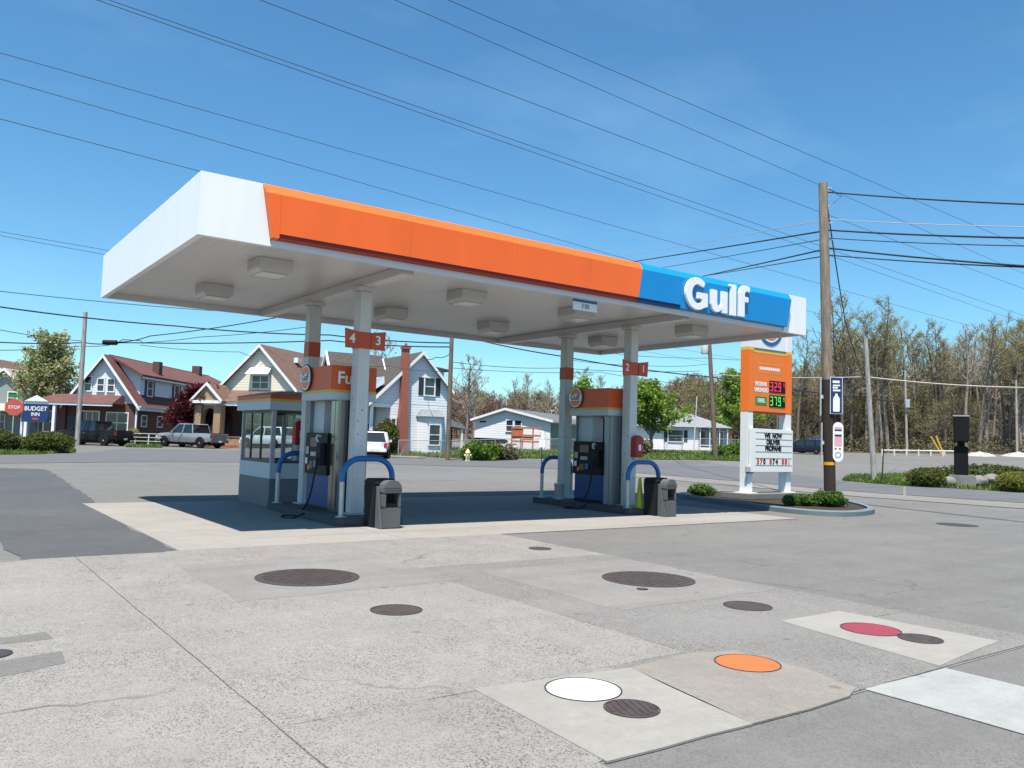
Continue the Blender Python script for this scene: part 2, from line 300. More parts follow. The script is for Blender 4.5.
mat('car_white', (0.74, 0.75, 0.76), 0.3, coat=0.6); mat('car_navy', (0.006, 0.010, 0.02), 0.3, coat=0.3, spec=.3); mat('car_blue', (0.01, 0.10, 0.32), 0.25, coat=0.8)
mat('car_grey', (0.10, 0.10, 0.105), 0.4); mat('car_glass', (0.015, 0.018, 0.022), 0.05, spec=0.8); mat('rim', (0.48, 0.48, 0.48), 0.3, metal=0.6)
mat('tail_red', (0.40, 0.01, 0.012), 0.25); mat('head_lamp', (0.75, 0.75, 0.75), 0.15); mat('plate', (0.65, 0.66, 0.62), 0.4)
mat('stop_red', (0.62, 0.10, 0.075), 0.5); mat('hydrant', (0.72, 0.60, 0.30), 0.5)
mat('timber_red', (0.44, 0.12, 0.055), 0.7, var=0.2); mat('rock_pale', (0.19, 0.185, 0.175), 0.9, var=0.25, vs=2, bump=0.6, bs=4)
mat('gravel_pale', (0.36, 0.35, 0.33), 0.9, var=0.25, vs=2); mat('yellow_guard', (0.70, 0.45, 0.05), 0.5); mat('post_pale', (0.62, 0.60, 0.55), 0.6); mat('fence_wire', (0.42, 0.43, 0.43), 0.5, metal=0.4)

# ------------------------------------------------------------------ mesh helpers
class MB:
    def __init__(s): s.v = []; s.f = []
    def add(s, vs, fs):
        o = len(s.v); s.v += [tuple(v) for v in vs]; s.f += [tuple(i+o for i in f) for f in fs]; return s
    def box(s, x0, y0, z0, x1, y1, z1):
        return s.add([(x0,y0,z0),(x1,y0,z0),(x1,y1,z0),(x0,y1,z0),(x0,y0,z1),(x1,y0,z1),(x1,y1,z1),(x0,y1,z1)],
                     [(3,2,1,0),(4,5,6,7),(0,1,5,4),(1,2,6,5),(2,3,7,6),(3,0,4,7)])
    def hexa(s, p): return s.add(p, [(3,2,1,0),(4,5,6,7),(0,1,5,4),(1,2,6,5),(2,3,7,6),(3,0,4,7)])
    def prism(s, poly, a0, a1, axis='y'):
        n = len(poly)
        P = {'y': lambda p, a: (p[0], a, p[1]), 'x': lambda p, a: (a, p[0], p[1]), 'z': lambda p, a: (p[0], p[1], a)}[axis]
        return s.add([P(p, a0) for p in poly] + [P(p, a1) for p in poly],
                     [tuple(range(n))[::-1], tuple(range(n, 2*n))] + [(i, (i+1) % n, n+(i+1) % n, n+i) for i in range(n)])
    def tube(s, pts, r, n=8, cap=True):
        pts = [Vector(p) for p in pts]; k = len(pts); rr = r if isinstance(r, (list, tuple)) else [r]*k
        rings = []; ref = None
        for i, p in enumerate(pts):
            d = (pts[min(i+1, k-1)] - pts[max(i-1, 0)]).normalized()
            if ref is None: ref = Vector((0, 0, 1)) if abs(d.z) < 0.9 else Vector((1, 0, 0))
            a = (ref - d*ref.dot(d)).normalized(); b = d.cross(a); ref = a
            rings.append([p + (a*math.cos(2*math.pi*j/n) + b*math.sin(2*math.pi*j/n))*rr[i] for j in range(n)])
        vs = [q for g in rings for q in g]
        fs = [(i*n+j, i*n+(j+1) % n, (i+1)*n+(j+1) % n, (i+1)*n+j) for i in range(k-1) for j in range(n)]
        if cap: fs += [tuple(range(n))[::-1], tuple(range((k-1)*n, k*n))]
        return s.add(vs, fs)
    def lathe(s, prof, n=16, c=(0, 0, 0)):
        k = len(prof); vs = [(c[0]+r*math.cos(2*math.pi*j/n), c[1]+r*math.sin(2*math.pi*j/n), c[2]+z) for r, z in prof for j in range(n)]
        fs = [(i*n+j, i*n+(j+1) % n, (i+1)*n+(j+1) % n, (i+1)*n+j) for i in range(k-1) for j in range(n)]
        fs += [tuple(range(n))[::-1], tuple(range((k-1)*n, k*n))]
        return s.add(vs, fs)
    def loft(s, rings, cap=True):
        n = len(rings[0]); k = len(rings); vs = [q for g in rings for q in g]
        fs = [(i*n+j, i*n+(j+1) % n, (i+1)*n+(j+1) % n, (i+1)*n+j) for i in range(k-1) for j in range(n)]
        if cap: fs += [tuple(range(n))[::-1], tuple(range((k-1)*n, k*n))]
        return s.add(vs, fs)
    def build(s, name, m, parent=None, bevel=0.0, smooth=False, seg=2):
        me = bpy.data.meshes.new(name); me.from_pydata(s.v, [], s.f)
        bm = bmesh.new(); bm.from_mesh(me); bmesh.ops.recalc_face_normals(bm, faces=bm.faces)
        if bevel: bmesh.ops.bevel(bm, geom=[e for e in bm.edges if len(e.link_faces) == 2 and e.calc_face_angle(0) > 0.4], offset=bevel, segments=seg, affect='EDGES', clamp_overlap=True)
        bm.to_mesh(me); bm.free()
        if smooth:
            for p in me.polygons: p.use_smooth = True
            me.set_sharp_from_angle(angle=0.7)
        me.materials.append(M[m] if isinstance(m, str) else m)
        o = bpy.data.objects.new(name, me); col.objects.link(o); o.parent = parent
        return o
def raw(name, vs, fs, m, parent=None):
    me = bpy.data.meshes.new(name); me.from_pydata(vs, [], fs); me.materials.append(M[m])
    o = bpy.data.objects.new(name, me); col.objects.link(o); o.parent = parent; return o
def tag(o, label, cat, group=None, kind=None):
    o['label'] = label; o['category'] = cat
    if group: o['group'] = group
    if kind: o['kind'] = kind
    return o
def thing(name, label, cat, loc=(0, 0, 0), rz=0, group=None):
    o = bpy.data.objects.new(name, None); o.empty_display_size = 0.2; col.objects.link(o)
    o.location = loc; o.rotation_euler = (0, 0, rz); return tag(o, label, cat, group)
def struct(o, label=None): o['kind'] = 'structure'; return (o.__setitem__('label', label) or o) if label else o
def bx(name, m, parent, b, bevel=0.0): return MB().box(*b).build(name, m, parent, bevel)
def dup(root, label=None):
    r = root.copy(); col.objects.link(r)
    if label: r['label'] = label
    for ch in root.children:
        c = ch.copy(); col.objects.link(c); c.parent = r
        for g in ch.children:
            d = g.copy(); col.objects.link(d); d.parent = c
    return r
def text(name, body, size, m, parent, loc, rot, ext=0.01, off=0.0, align='CENTER', sx=1.0, bev=0.0):
    cu = bpy.data.curves.new(name, 'FONT'); cu.body = body; cu.size = size; cu.extrude = ext; cu.offset = off; cu.align_x = align
    cu.align_y = 'CENTER'; cu.resolution_u = 4; cu.bevel_depth = bev
    t = bpy.data.objects.new(name, cu); col.objects.link(t)
    dg = bpy.context.evaluated_depsgraph_get(); me = bpy.data.meshes.new_from_object(t.evaluated_get(dg))
    bpy.data.objects.remove(t); bpy.data.curves.remove(cu)
    for v in me.vertices: v.co.x *= sx
    me.materials.clear(); me.materials.append(M[m])
    o = bpy.data.objects.new(name, me); col.objects.link(o); o.parent = parent; o.location = loc; o.rotation_euler = rot
    return o
F_Y = (R_(90), 0, 0)                 # facing -Y
F_X = (R_(90), 0, R_(-90))           # facing -X
rnd = random.Random(7)

# ================================================================== GROUND
def axis(*segs):
    out = []
    for a, b, st in segs:
        n = max(1, round((b-a)/st)); out += [a + (b-a)*i/n for i in range(n)]
    return out + [segs[-1][1]]
Ds = axis((-300, -40, 40), (-40, 20, 4), (20, 40, 2), (40, 130, 3), (130, 260, 6), (260, 600, 40), (600, 1600, 250))
Us = axis((-1500, -300, 200), (-300, -80, 30), (-80, 110, 3.2), (110, 300, 20), (300, 1500, 200))
gv = []
for D in Ds:
    for u in Us:
        x, y = XY(D, u); gv.append((x, y, hz(x, y)))
nu = len(Us); gf = [(i*nu+j, i*nu+j+1, (i+1)*nu+j+1, (i+1)*nu+j) for i in range(len(Ds)-1) for j in range(nu-1)]
gf = [f[::-1] for f in gf]
ground = struct(raw('ground', gv, gf, 'asphalt'))
ground.data.materials.append(M['forest_floor'])
for p in ground.data.polygons:
    D, u = DU(*p.center[:2])
    if D > 122 or (D > 98 + 0.0*u and u > 25 and D > 101): p.material_index = 1

def jit(poly, step=0.35, amp=0.012, seed=1):
    r = random.Random(seed); out = []
    for i, a in enumerate(poly):
        b = poly[(i+1) % len(poly)]; L = math.dist(a, b); n = max(1, int(L/step))
        for k in range(n):
            t = k/n; j = amp if k else 0
            out.append((a[0]+(b[0]-a[0])*t + r.uniform(-j, j), a[1]+(b[1]-a[1])*t + r.uniform(-j, j)))
    return out
def slab(name, poly, z, m, parent, th=0.004, amp=0.012, seed=1, bevel=0.0):
    return MB().prism(jit(poly, 0.35, amp, seed), z-th, z, 'z').build(name, m, parent, bevel)
def rect(x0, y0, x1, y1): return [(x0, y0), (x1, y0), (x1, y1), (x0, y1)]
def tsheet(name, poly, off, m, maxlen=4.0):
    bm = bmesh.new(); f = bm.faces.new([bm.verts.new((x, y, 0)) for x, y in poly]); bmesh.ops.triangulate(bm, faces=[f])
    for _ in range(7):
        es = [e for e in bm.edges if e.calc_length() > maxlen]
        if not es: break
        bmesh.ops.subdivide_edges(bm, edges=es, cuts=1); bmesh.ops.triangulate(bm, faces=bm.faces)
    for v in bm.verts: v.co.z = hz(v.co.x, v.co.y) + off
    bmesh.ops.recalc_face_normals(bm, faces=bm.faces)
    me = bpy.data.meshes.new(name); bm.to_mesh(me); bm.free()
    if me.polygons[0].normal.z < 0: me.flip_normals()
    me.materials.append(M[m]); o = bpy.data.objects.new(name, me); col.objects.link(o); return o
def px(poly): return [tuple(T(*q)[:2]) for q in poly]

# forecourt: a gritty bed (seen in the joints) with the concrete slabs laid on it
fc = struct(MB().add([(-9, -5, 0.004), (2.86, -5, 0.004), (2.86, 3.10, 0.004), (8.12, 3.10, 0.004), (8.12, 11.36, 0.004), (16.4, 11.36, 0.004), (16.4, 19.05, 0.004), (2.93, 19.05, 0.004), (2.75, 11.3, 0.004), (-9, 11.3, 0.004)], [tuple(range(10))]).build('forecourt', 'grit'))
A_ = 'aggregate'; G_ = 'aggregate_grey'
for i, (pl, m, z) in enumerate([
    (rect(-9, -5, 1.690, 11.285), A_, 0.012), ([(1.70, -5), (2.862, -5), (2.862, 3.12), (4.10, 3.12), (4.10, 4.385), (1.70, 4.385)], A_, 0.012), (rect(4.104, 3.12, 8.10, 4.385), G_, 0.0122),
    ([(1.70, 4.390), (4.905, 4.390), (4.905, 11.36), (2.78, 11.36), (2.72, 11.285), (1.70, 11.285)], A_, 0.0122),
    (rect(4.910, 4.390, 8.10, 8.760), G_, 0.012), (rect(4.910, 8.765, 8.10, 11.36), A_, 0.0122)]):
    slab('slab', pl, z, m, fc, 0.007, 0.006, i)
for i in range(4):
    for j in range(2):
        x0 = 2.93 + i*3.37; y0 = 11.366 + j*3.84
        slab('slab', rect(x0, y0, x0+3.364, y0+3.834), 0.012+0.0008*((i+j) % 2), 'pad_concrete', fc, 0.007, 0.004, 20+i*2+j)
slab('tank_patch', [(2.55, 7.75), (5.05, 7.85), (5.10, 10.25), (2.60, 10.15)], 0.0140, 'patch_concrete', fc, 0.004, 0.035, 31)
slab('tank_patch', [(5.55, 5.75), (8.02, 5.80), (8.04, 8.35), (5.60, 8.25)], 0.0140, 'patch_concrete', fc, 0.004, 0.035, 32)
slab('lid_pad', [(2.90, 3.09), (4.00, 3.06), (4.22, 4.27), (2.98, 4.42)], 0.0165, 'smooth_concrete', fc, 0.012, 0.010, 33)
slab('lid_pad', [(4.003, 3.065), (4.55, 3.05), (5.0, 3.07), (5.20, 3.15), (5.33, 3.6), (5.26, 4.22), (4.9, 4.34), (4.224, 4.28)], 0.0165, 'rusty_concrete', fc, 0.012, 0.028, 34)
slab('lid_pad', [(6.30, 3.14), (7.60, 3.28), (7.50, 4.72), (6.56, 4.72)], 0.0165, 'smooth_concrete', fc, 0.012, 0.012, 35)
slab('stripe', [(5.27, -4.5), (6.30, -4.5), (6.31, 3.10), (5.26, 3.13)], 0.0085, 'white_paint', fc, 0.004, 0.006, 36)
slab('repair_patch', [(0.25, 6.95), (0.95, 7.02), (0.93, 7.28), (0.22, 7.25)], 0.0140, 'asphalt', fc, 0.004, 0.06, 37)
slab('repair_patch', [(0.25, 6.1), (0.93, 6.28), (0.95, 6.62), (0.25, 6.5)], 0.0140, 'asphalt', fc, 0.004, 0.06, 38)
struct(slab('asphalt_patch', [(1.12, 11.29), (2.74, 11.29), (2.92, 11.5), (2.94, 18.0), (3.22, 19.1), (3.7, 27.5), (4.1, 36), (-9, 36), (-7, 20.5), (-1, 18.2), (0.9, 16.4)], 0.0085, 'dark_asphalt', None, 0.004, 0.05, 39))

# streets, kerb strips, lawns
road = struct(tsheet('road', px([(-60, 464), (150, 462), (330, 463), (600, 470), (700, 478), (860, 492), (1024, 503), (1200, 515), (1200, 503), (1024, 492.5), (860, 483), (760, 470), (700, 460.5), (560, 459.5), (420, 459), (330, 455.5), (230, 450.5), (130, 448.5), (76, 453.5), (-60, 455)]), 0.012, 'road_asphalt'))
struct(tsheet('gutter', px([(600, 470.6), (700, 478.6), (860, 492.6), (1024, 503.6), (1200, 515.5), (1200, 523), (1024, 509), (860, 497), (690, 482), (590, 472.5)]), 0.016, 'kerb_concrete'))
struct(tsheet('crosswalk_line', px([(903.5, 487), (905.8, 487), (905.5, 501), (903, 501)]), 0.022, 'kerb_concrete'))
def strip(near, far_, n=24):
    def along(P, f):
        k = f*(len(P)-1); a = min(int(k), len(P)-2); q = k-a; return (P[a][0]+(P[a+1][0]-P[a][0])*q, P[a][1]+(P[a+1][1]-P[a][1])*q)
    return [T(*along(near, i/n)) for i in range(n+1)], [T(*along(far_, i/n)) for i in range(n+1)]
def strip_sheet(name, st, off, m, rows=10):
    vs = []; n = len(st[0])
    for r in range(rows+1):
        for a, b in zip(*st): q = a.lerp(b, r/rows); vs.append((q.x, q.y, hz(q.x, q.y)+off))
    return raw(name, vs, [(r*n+i, r*n+i+1, (r+1)*n+i+1, (r+1)*n+i) for r in range(rows) for i in range(n-1)], m)
LAWNS = {
 'centre': strip([(384, 456.5), (470, 458.5), (560, 459), (700, 460), (765, 462)], [(380, 447.5), (470, 448.5), (560, 449.5), (700, 451), (770, 453)], 40),
 'left': strip([(-60, 455), (0, 455), (40, 454.5), (76, 452.5)], [(-60, 443), (0, 444), (40, 445), (70, 446)]),
 'house': strip([(126, 447.3), (162, 447.8)], [(126, 441), (162, 442)], 6),
 'right': strip([(842, 480.5), (900, 486), (960, 489), (1024, 493), (1200, 504)], [(852, 476), (900, 474), (960, 473), (1024, 474), (1200, 484)], 30)}
gb = random.Random(3)
for k, st in LAWNS.items():
    struct(strip_sheet('lawn', st, 0.03, 'lawn'))
    vs = []; fs = []; n = len(st[0])-1
    for _ in range({'centre': 16000, 'left': 6000, 'house': 1200, 'right': 8000}[k]):
        f = gb.random()*n; a = min(int(f), n-1); q = st[0][a].lerp(st[0][a+1], f-a).lerp(st[1][a].lerp(st[1][a+1], f-a), gb.random()**1.5); p = (q.x, q.y)
        h = gb.uniform(0.06, 0.18)*(1.8 if gb.random() < 0.12 else 1); a = gb.uniform(0, 6.28); w = gb.uniform(0.03, 0.07); z = hz(*p)+0.02
        dx, dy = math.cos(a)*w, math.sin(a)*w; o = len(vs)
        vs += [(p[0]-dx, p[1]-dy, z), (p[0]+dx, p[1]+dy, z), (p[0]+gb.uniform(-.08, .08), p[1]+gb.uniform(-.08, .08), z+h)]; fs.append((o, o+1, o+2))
    g = raw('grass', vs, fs, 'blade'); g['kind'] = 'stuff'; g['label'] = {'centre': 'rough green grass along the far roadside before the houses', 'left': 'bright green grass below the left hedge', 'house': 'small patch of lawn in front of brick house', 'right': 'grass strip under the clipped bushes by dark sign'}[k]; g['category'] = 'grass'
# low kerb of the far roadside
kp = [T(*q) for q in [(386, 457.2), (400, 457.8), (416, 458.3), (425, 458.6)]]
kk = MB()
for a, b in zip(kp[:-1], kp[1:]): kk.tube([a+Vector((0, 0, .05)), b+Vector((0, 0, .05))], 0.09, 4)
struct(kk.build('kerb', 'kerb_concrete'))

# ================================================================== CANOPY
X0, Y0, X1, Y1, ZB, ZT = 3.11, 12.07, 17.69, 19.58, 4.40, 5.33
cn = thing('fuel_canopy', 'large white flat canopy with orange and blue Gulf fascia over the pumps', 'canopy', (X0, Y0, 0))
L, Wd = X1-X0, Y1-Y0
bx('roof', 'roof_gravel', cn, (0.1, 0.1, 5.05, L-0.1, Wd-0.1, 5.15))
n = 34
for i in range(n):
    a = 0.11 + (L-0.22)*i/n; bx('soffit_panel', 'soffit_white', cn, (a+0.0015, 0.11, 4.52, a+(L-0.22)/n-0.0015, Wd-0.11, 4.535))
for i, (s0, s1) in enumerate([(6.67-X0-.15, 6.67-X0+.15), (13.63-X0-.15, 13.63-X0+.15)]):
    bx('cross_beam', 'soffit_white', cn, (s0+.03, 0.25, 4.36, s1-.03, Wd-0.25, 4.517), 0.008)
# side and back fascia of white sheets
for i in range(16):
    y0 = 0.1+(Wd-0.1)*i/16; o = .0012*(i % 3)
    bx('fascia_panel', 'white_panel', cn, (o, y0+.0016, ZB, 0.1, y0+(Wd-.1)/16-.0016, ZT))
    bx('fascia_panel', 'white_panel', cn, (L-0.1, y0+.0016, ZB, L-o, y0+(Wd-.1)/16-.0016, ZT))
for i in range(8):
    bx('fascia_panel', 'white_panel', cn, (0.102+(L-.204)*i/8+.0012, Wd-0.1, ZB, 0.102+(L-.204)*(i+1)/8-.0012, Wd, ZT))
# front: white ends with slanting edges
xa0, xa1 = 4.01-X0, 4.18-X0; xb0, xb1 = 11.93-X0, 11.78-X0; xc0, xc1 = 16.99-X0, 16.77-X0
MB().prism([(0, ZB), (xa1, ZB), (xa0, ZT), (0, ZT)], -0.012, 0.098, 'y').build('fascia_panel', 'white_panel', cn)
MB().prism([(xc1, ZB), (L, ZB), (L, ZT), (xc0, ZT)], -0.012, 0.098, 'y').build('fascia_panel', 'white_panel', cn)
bx('bottom_trim', 'trim_white', cn, (xa1+.004, 0.0, ZB, xc1-.004, 0.098, 4.50))
def fascia(x0b, x0t, x1b, x1t, m, under):
    # profile (outward distance, height): chamfer on top, flat face, undercut below
    pf = [(0.0, 5.335), (0.115, 5.185), (0.115, 4.585), (0.03, 4.583), (0.012, 4.502), (0.0, 4.502)] if under else [(0.0, 5.335), (0.115, 5.185), (0.115, 4.515), (0.02, 4.504), (0.0, 4.503), (0.0, 4.502)]
    f = lambda a, b, z: a + (b-a)*(z-4.4)/(5.33-4.4)
    r0 = [(f(x0b, x0t, z), -o, z) for o, z in pf] + [(f(x0b, x0t, 4.502), 0.09, 4.502), (f(x0b, x0t, 5.335), 0.09, 5.335)]
    r1 = [(f(x1b, x1t, z), -o, z) for o, z in pf] + [(f(x1b, x1t, 4.502), 0.09, 4.502), (f(x1b, x1t, 5.335), 0.09, 5.335)]
    return MB().loft([r0, r1]).build('fascia_panel', m, cn)
g = .0015
fascia(xa1+.003, xa0+.003, 1.16, 1.16, 'orange_panel', False)
cuts = [1.16+g, 3.4, 5.6, 7.4]
for a, b in zip(cuts[:-1], cuts[1:]): fascia(a+g, a+g, b-g, b-g, 'orange_panel', True)
fascia(7.4+g, 7.4+g, xb1-g, xb0-g, 'orange_panel', True)
fascia(xb1+g, xb0+g, 9.95-g, 9.95-g, 'blue_panel', True)
bx('undercut_shade', 'shaded_orange', cn, (1.17, -.10, 4.5045, xb1-.01, -.034, 4.578)); bx('undercut_shade', 'shaded_blue', cn, (xb1, -.10, 4.5045, 9.94, -.034, 4.578))  # dark strips added to deepen the shade under the fascia, no lamp here
fascia(9.95+g, 9.95+g, 12.2-g, 12.2-g, 'blue_panel', False); fascia(12.2+g, 12.2+g, xc1-.003, xc0-.003, 'blue_panel', False)
def arc(cx, cz, rx, rz, a0, a1, n): return [(cx+rx*math.cos(R_(a0+(a1-a0)*i/n)), cz+rz*math.sin(R_(a0+(a1-a0)*i/n))) for i in range(n+1)]
Gp = arc(.385, .36, .385, .36, 48, 305, 22) + [(.74, .10), (.74, .40), (.39, .40), (.39, .255), (.53, .255), (.53, .17)] + arc(.40, .36, .185, .205, 300, 62, 16) + [(.60, .52)]
Up = [(0, .5), (0, .17), (.03, .07), (.1, .01), (.19, -.005), (.29, .02), (.37, .075), (.37, 0), (.57, 0), (.57, .5), (.36, .5), (.36, .21), (.33, .16), (.28, .145), (.235, .16), (.21, .21), (.21, .5)]
Lp = [(-.045, .72), (.20, .72), (.20, 0), (0, 0), (0, .645), (-.045, .665)]
Fp = [(.06, 0), (.27, 0), (.27, .35), (.41, .35), (.41, .48), (.27, .48), (.27, .54), (.30, .595), (.36, .605), (.45, .59), (.46, .72), (.34, .745), (.21, .735), (.11, .67), (.06, .55)]
for nm, pl, x, z in (('letter', Gp, 13.15, 4.52), ('letter', Up, 13.97, 4.545), ('letter', Lp, 14.63, 4.53), ('letter', Fp, 14.86, 4.54)):
    MB().prism([(p[0]*0.97+x-X0, p[1]*0.99+z) for p in pl], -0.18, -0.113, 'y').build(nm, 'letter_white', cn, 0.012)
# small two-tone notice hanging under the front edge
t = thing('clearance_notice', 'small blue and white notice hanging under the orange canopy edge', 'notice', (10.6, 12.22, 4.29))
bx('board', 'sign_white', t, (-.31, -.012, -.10, .31, .012, .06)); bx('header', 'logo_blue', t, (-.31, -.013, .061, .31, .013, .11))
bx('mark', 'sign_grey', t, (-.09, -.015, -.06, -.05, -.0125, .04)); bx('mark', 'sign_grey', t, (-.02, -.015, -.06, .10, -.0125, .03))
bx('hanger', 'galvanised', t, (-.27, -.006, .111, -.25, .006, .225)); bx('hanger', 'galvanised', t, (.25, -.006, .111, .27, .006, .225))
# box luminaires
lp = None; nmx = ['nearest the white canopy corner', 'between the pump islands', 'between the pump islands on its right', 'beyond the right-hand pumps']
for i, x in enumerate((4.75, 8.75, 11.62, 15.35)):
    for j, y in enumerate((13.68, 16.9)):
        lab = 'square canopy light in the %s row, %s from the left' % (('front', 'back')[j], ('first', 'second', 'third', 'fourth')[i])
        if lp is None:
            lp = thing('canopy_light', lab, 'light', (x, y, 4.28), 0, 'lights under the canopy')
            MB().prism([(-.30, .24), (.30, .24), (.30, .06), (.24, 0), (-.24, 0), (-.30, .06)], -.29, .29, 'y').build('housing', 'soffit_white', lp, 0.01)
            bx('lens', 'lens', lp, (-.21, -.25, -.014, .21, .25, -.001)); 
            for s in (-1, 1): bx('lens_rim', 'galvanised', lp, (-.23, s*.262-.008, -.018, .23, s*.262+.008, -.002))
        else:
            o = dup(lp, lab); o.location = (x, y, 4.28)
# ------------------------------------------------------------------ columns
def column(x, y, label, nums):
    c = thing('canopy_column', label, 'column', (x, y, 0.15), 0, 'columns carrying the canopy')
    s = 0.125
    bx('shaft', 'column_white', c, (-s, -s, 0.02, s, s, 4.128), 0.012); bx('base_plate', 'galvanised', c, (-.2, -.2, 0, .2, .2, .02)); bx('head_plate', 'soffit_white', c, (-.17, -.17, 4.13, .17, .17, 4.205))
    for k in range(5):
        a = rnd.uniform(.6, 3); w = rnd.uniform(.008, .02); yy = rnd.uniform(-.08, .08); h = rnd.uniform(.01, .05)
        bx('scuff', 'scuff', c, (-s-.002, yy-w, a, -s, yy+w, a+h)); bx('scuff', 'scuff', c, (yy-w, -s-.002, a*.9, yy+w, -s, a*.9+h))
    bx('band', 'band_red', c, (-s-.004, -s-.004, 3.05, s+.004, s+.004, 3.36))
    if nums:
        for sgn, t_ in ((-1, nums[0]), (1, nums[1])):
            x0, x1 = (s+.0045)*sgn, (s+.27)*sgn
            p = MB().hexa([(x0, -s-.02, 3.05), (x1, -s-.04, 3.04), (x1, -s-.02, 3.04), (x0, -s, 3.05), (x0, -s-.02, 3.36), (x1+.02*sgn, -s-.04, 3.40), (x1+.02*sgn, -s-.02, 3.40), (x0, -s, 3.36)]).build('number_flag', 'band_red', c)
            q = text('number', t_, 0.24, 'letter_white', p, ((x0+x1)/2, -s-.034, 3.215), (R_(90), 0, -0.06*sgn), 0.004, 0.004); 
    return c
CX = (6.67, 13.63); CYs = (14.01, 16.37)
column(CX[0], CYs[0], 'white canopy column bearing the pump numbers 4 and 3', '43')
column(CX[0], CYs[1], 'white canopy column with red band beside the glass kiosk', None)
column(CX[1], CYs[0], 'white canopy column bearing the pump numbers 2 and 1', '21')
column(CX[1], CYs[1], 'white canopy column with red band behind the right-hand pump', None)
for ix, x in enumerate(CX):
    pl = [(x-.66, 13.36), (x-.58, 13.28), (x+.58, 13.28), (x+.66, 13.36), (x+.66, 16.80), (x+.58, 16.88), (x-.58, 16.88), (x-.66, 16.80)]
    o = MB().prism(pl, 0.0, 0.15, 'z').build('pump_island', 'island_dark', None, 0.02)
    tag(o, 'dark raised kerb island under the %s fuel pump' % ('kiosk-side' if ix == 0 else 'right-hand'), 'island', 'pump islands'); 
# ------------------------------------------------------------------ hoop guards
def hoop(x, y, label):
    t = thing('hoop_guard', label, 'guard', (x, y, 0.15), 0, 'blue hoop guards at the island ends')
    w = .49; r = .33; h = 1.03
    path = [(-w, 0, .62)] + [(-w, 0, h-r)] + [(-w+r-r*math.cos(R_(a)), 0, h-r+r*math.sin(R_(a))) for a in range(15, 91, 15)] + [(w-r+r*math.sin(R_(a)), 0, h-r+r*math.cos(R_(a))) for a in range(0, 90, 15)] + [(w, 0, h-r), (w, 0, .62)]
    MB().tube(path, 0.052, 14, False).build('sleeve', 'hoop_blue', t, smooth=True)
    for s in (-1, 1):
        MB().tube([(s*w, 0, 0), (s*w, 0, .63)], 0.045, 14).build('leg', 'galvanised', t, smooth=True)
        MB().lathe([(.10, 0), (.10, .015), (.055, .02)], 14, (s*w, 0, 0)).build('foot_flange', 'galvanised', t)
hoop(CX[0], 13.52, 'blue hoop guard behind the left service bin'); hoop(CX[0], 16.66, 'blue hoop guard in front of the glass kiosk')
hoop(CX[1], 13.52, 'blue hoop guard behind the right service bin'); hoop(CX[1], 16.66, 'blue hoop guard left of the right-hand pump')
# ------------------------------------------------------------------ fuel dispensers
def logo(parent, loc, rot, r):
    """round badge: navy rim, white ring, orange field, white bar with the word"""
    h = bpy.data.objects.new('badge', None)
    def disc(nm, m, rx, z0, z1, n=28): 
        o = MB().prism([(rx*math.cos(2*math.pi*i/n), rx*math.sin(2*math.pi*i/n)) for i in range(n)], z0, z1, 'z').build(nm, m, parent); o.location = loc; o.rotation_euler = rot; return o
    b = disc('badge', 'navy', r, 0, .03); k = lambda o: (setattr(o, 'parent', b), setattr(o, 'location', (0, 0, 0)), setattr(o, 'rotation_euler', (0, 0, 0)))
    k(disc('badge_ring', 'letter_white', r*.90, .0305, .034)); k(disc('badge_field', 'sign_orange', r*.80, .0345, .037))
    k(MB().box(-r*.86, -r*.30, .0375, r*.86, r*.30, .041).build('badge_bar', 'letter_white', b))
    text('badge_word', 'Gulf', r*.74, 'navy', b, (0, 0.0, .043), (0, 0, 0), .002, r*.012, sx=.98)
    return b
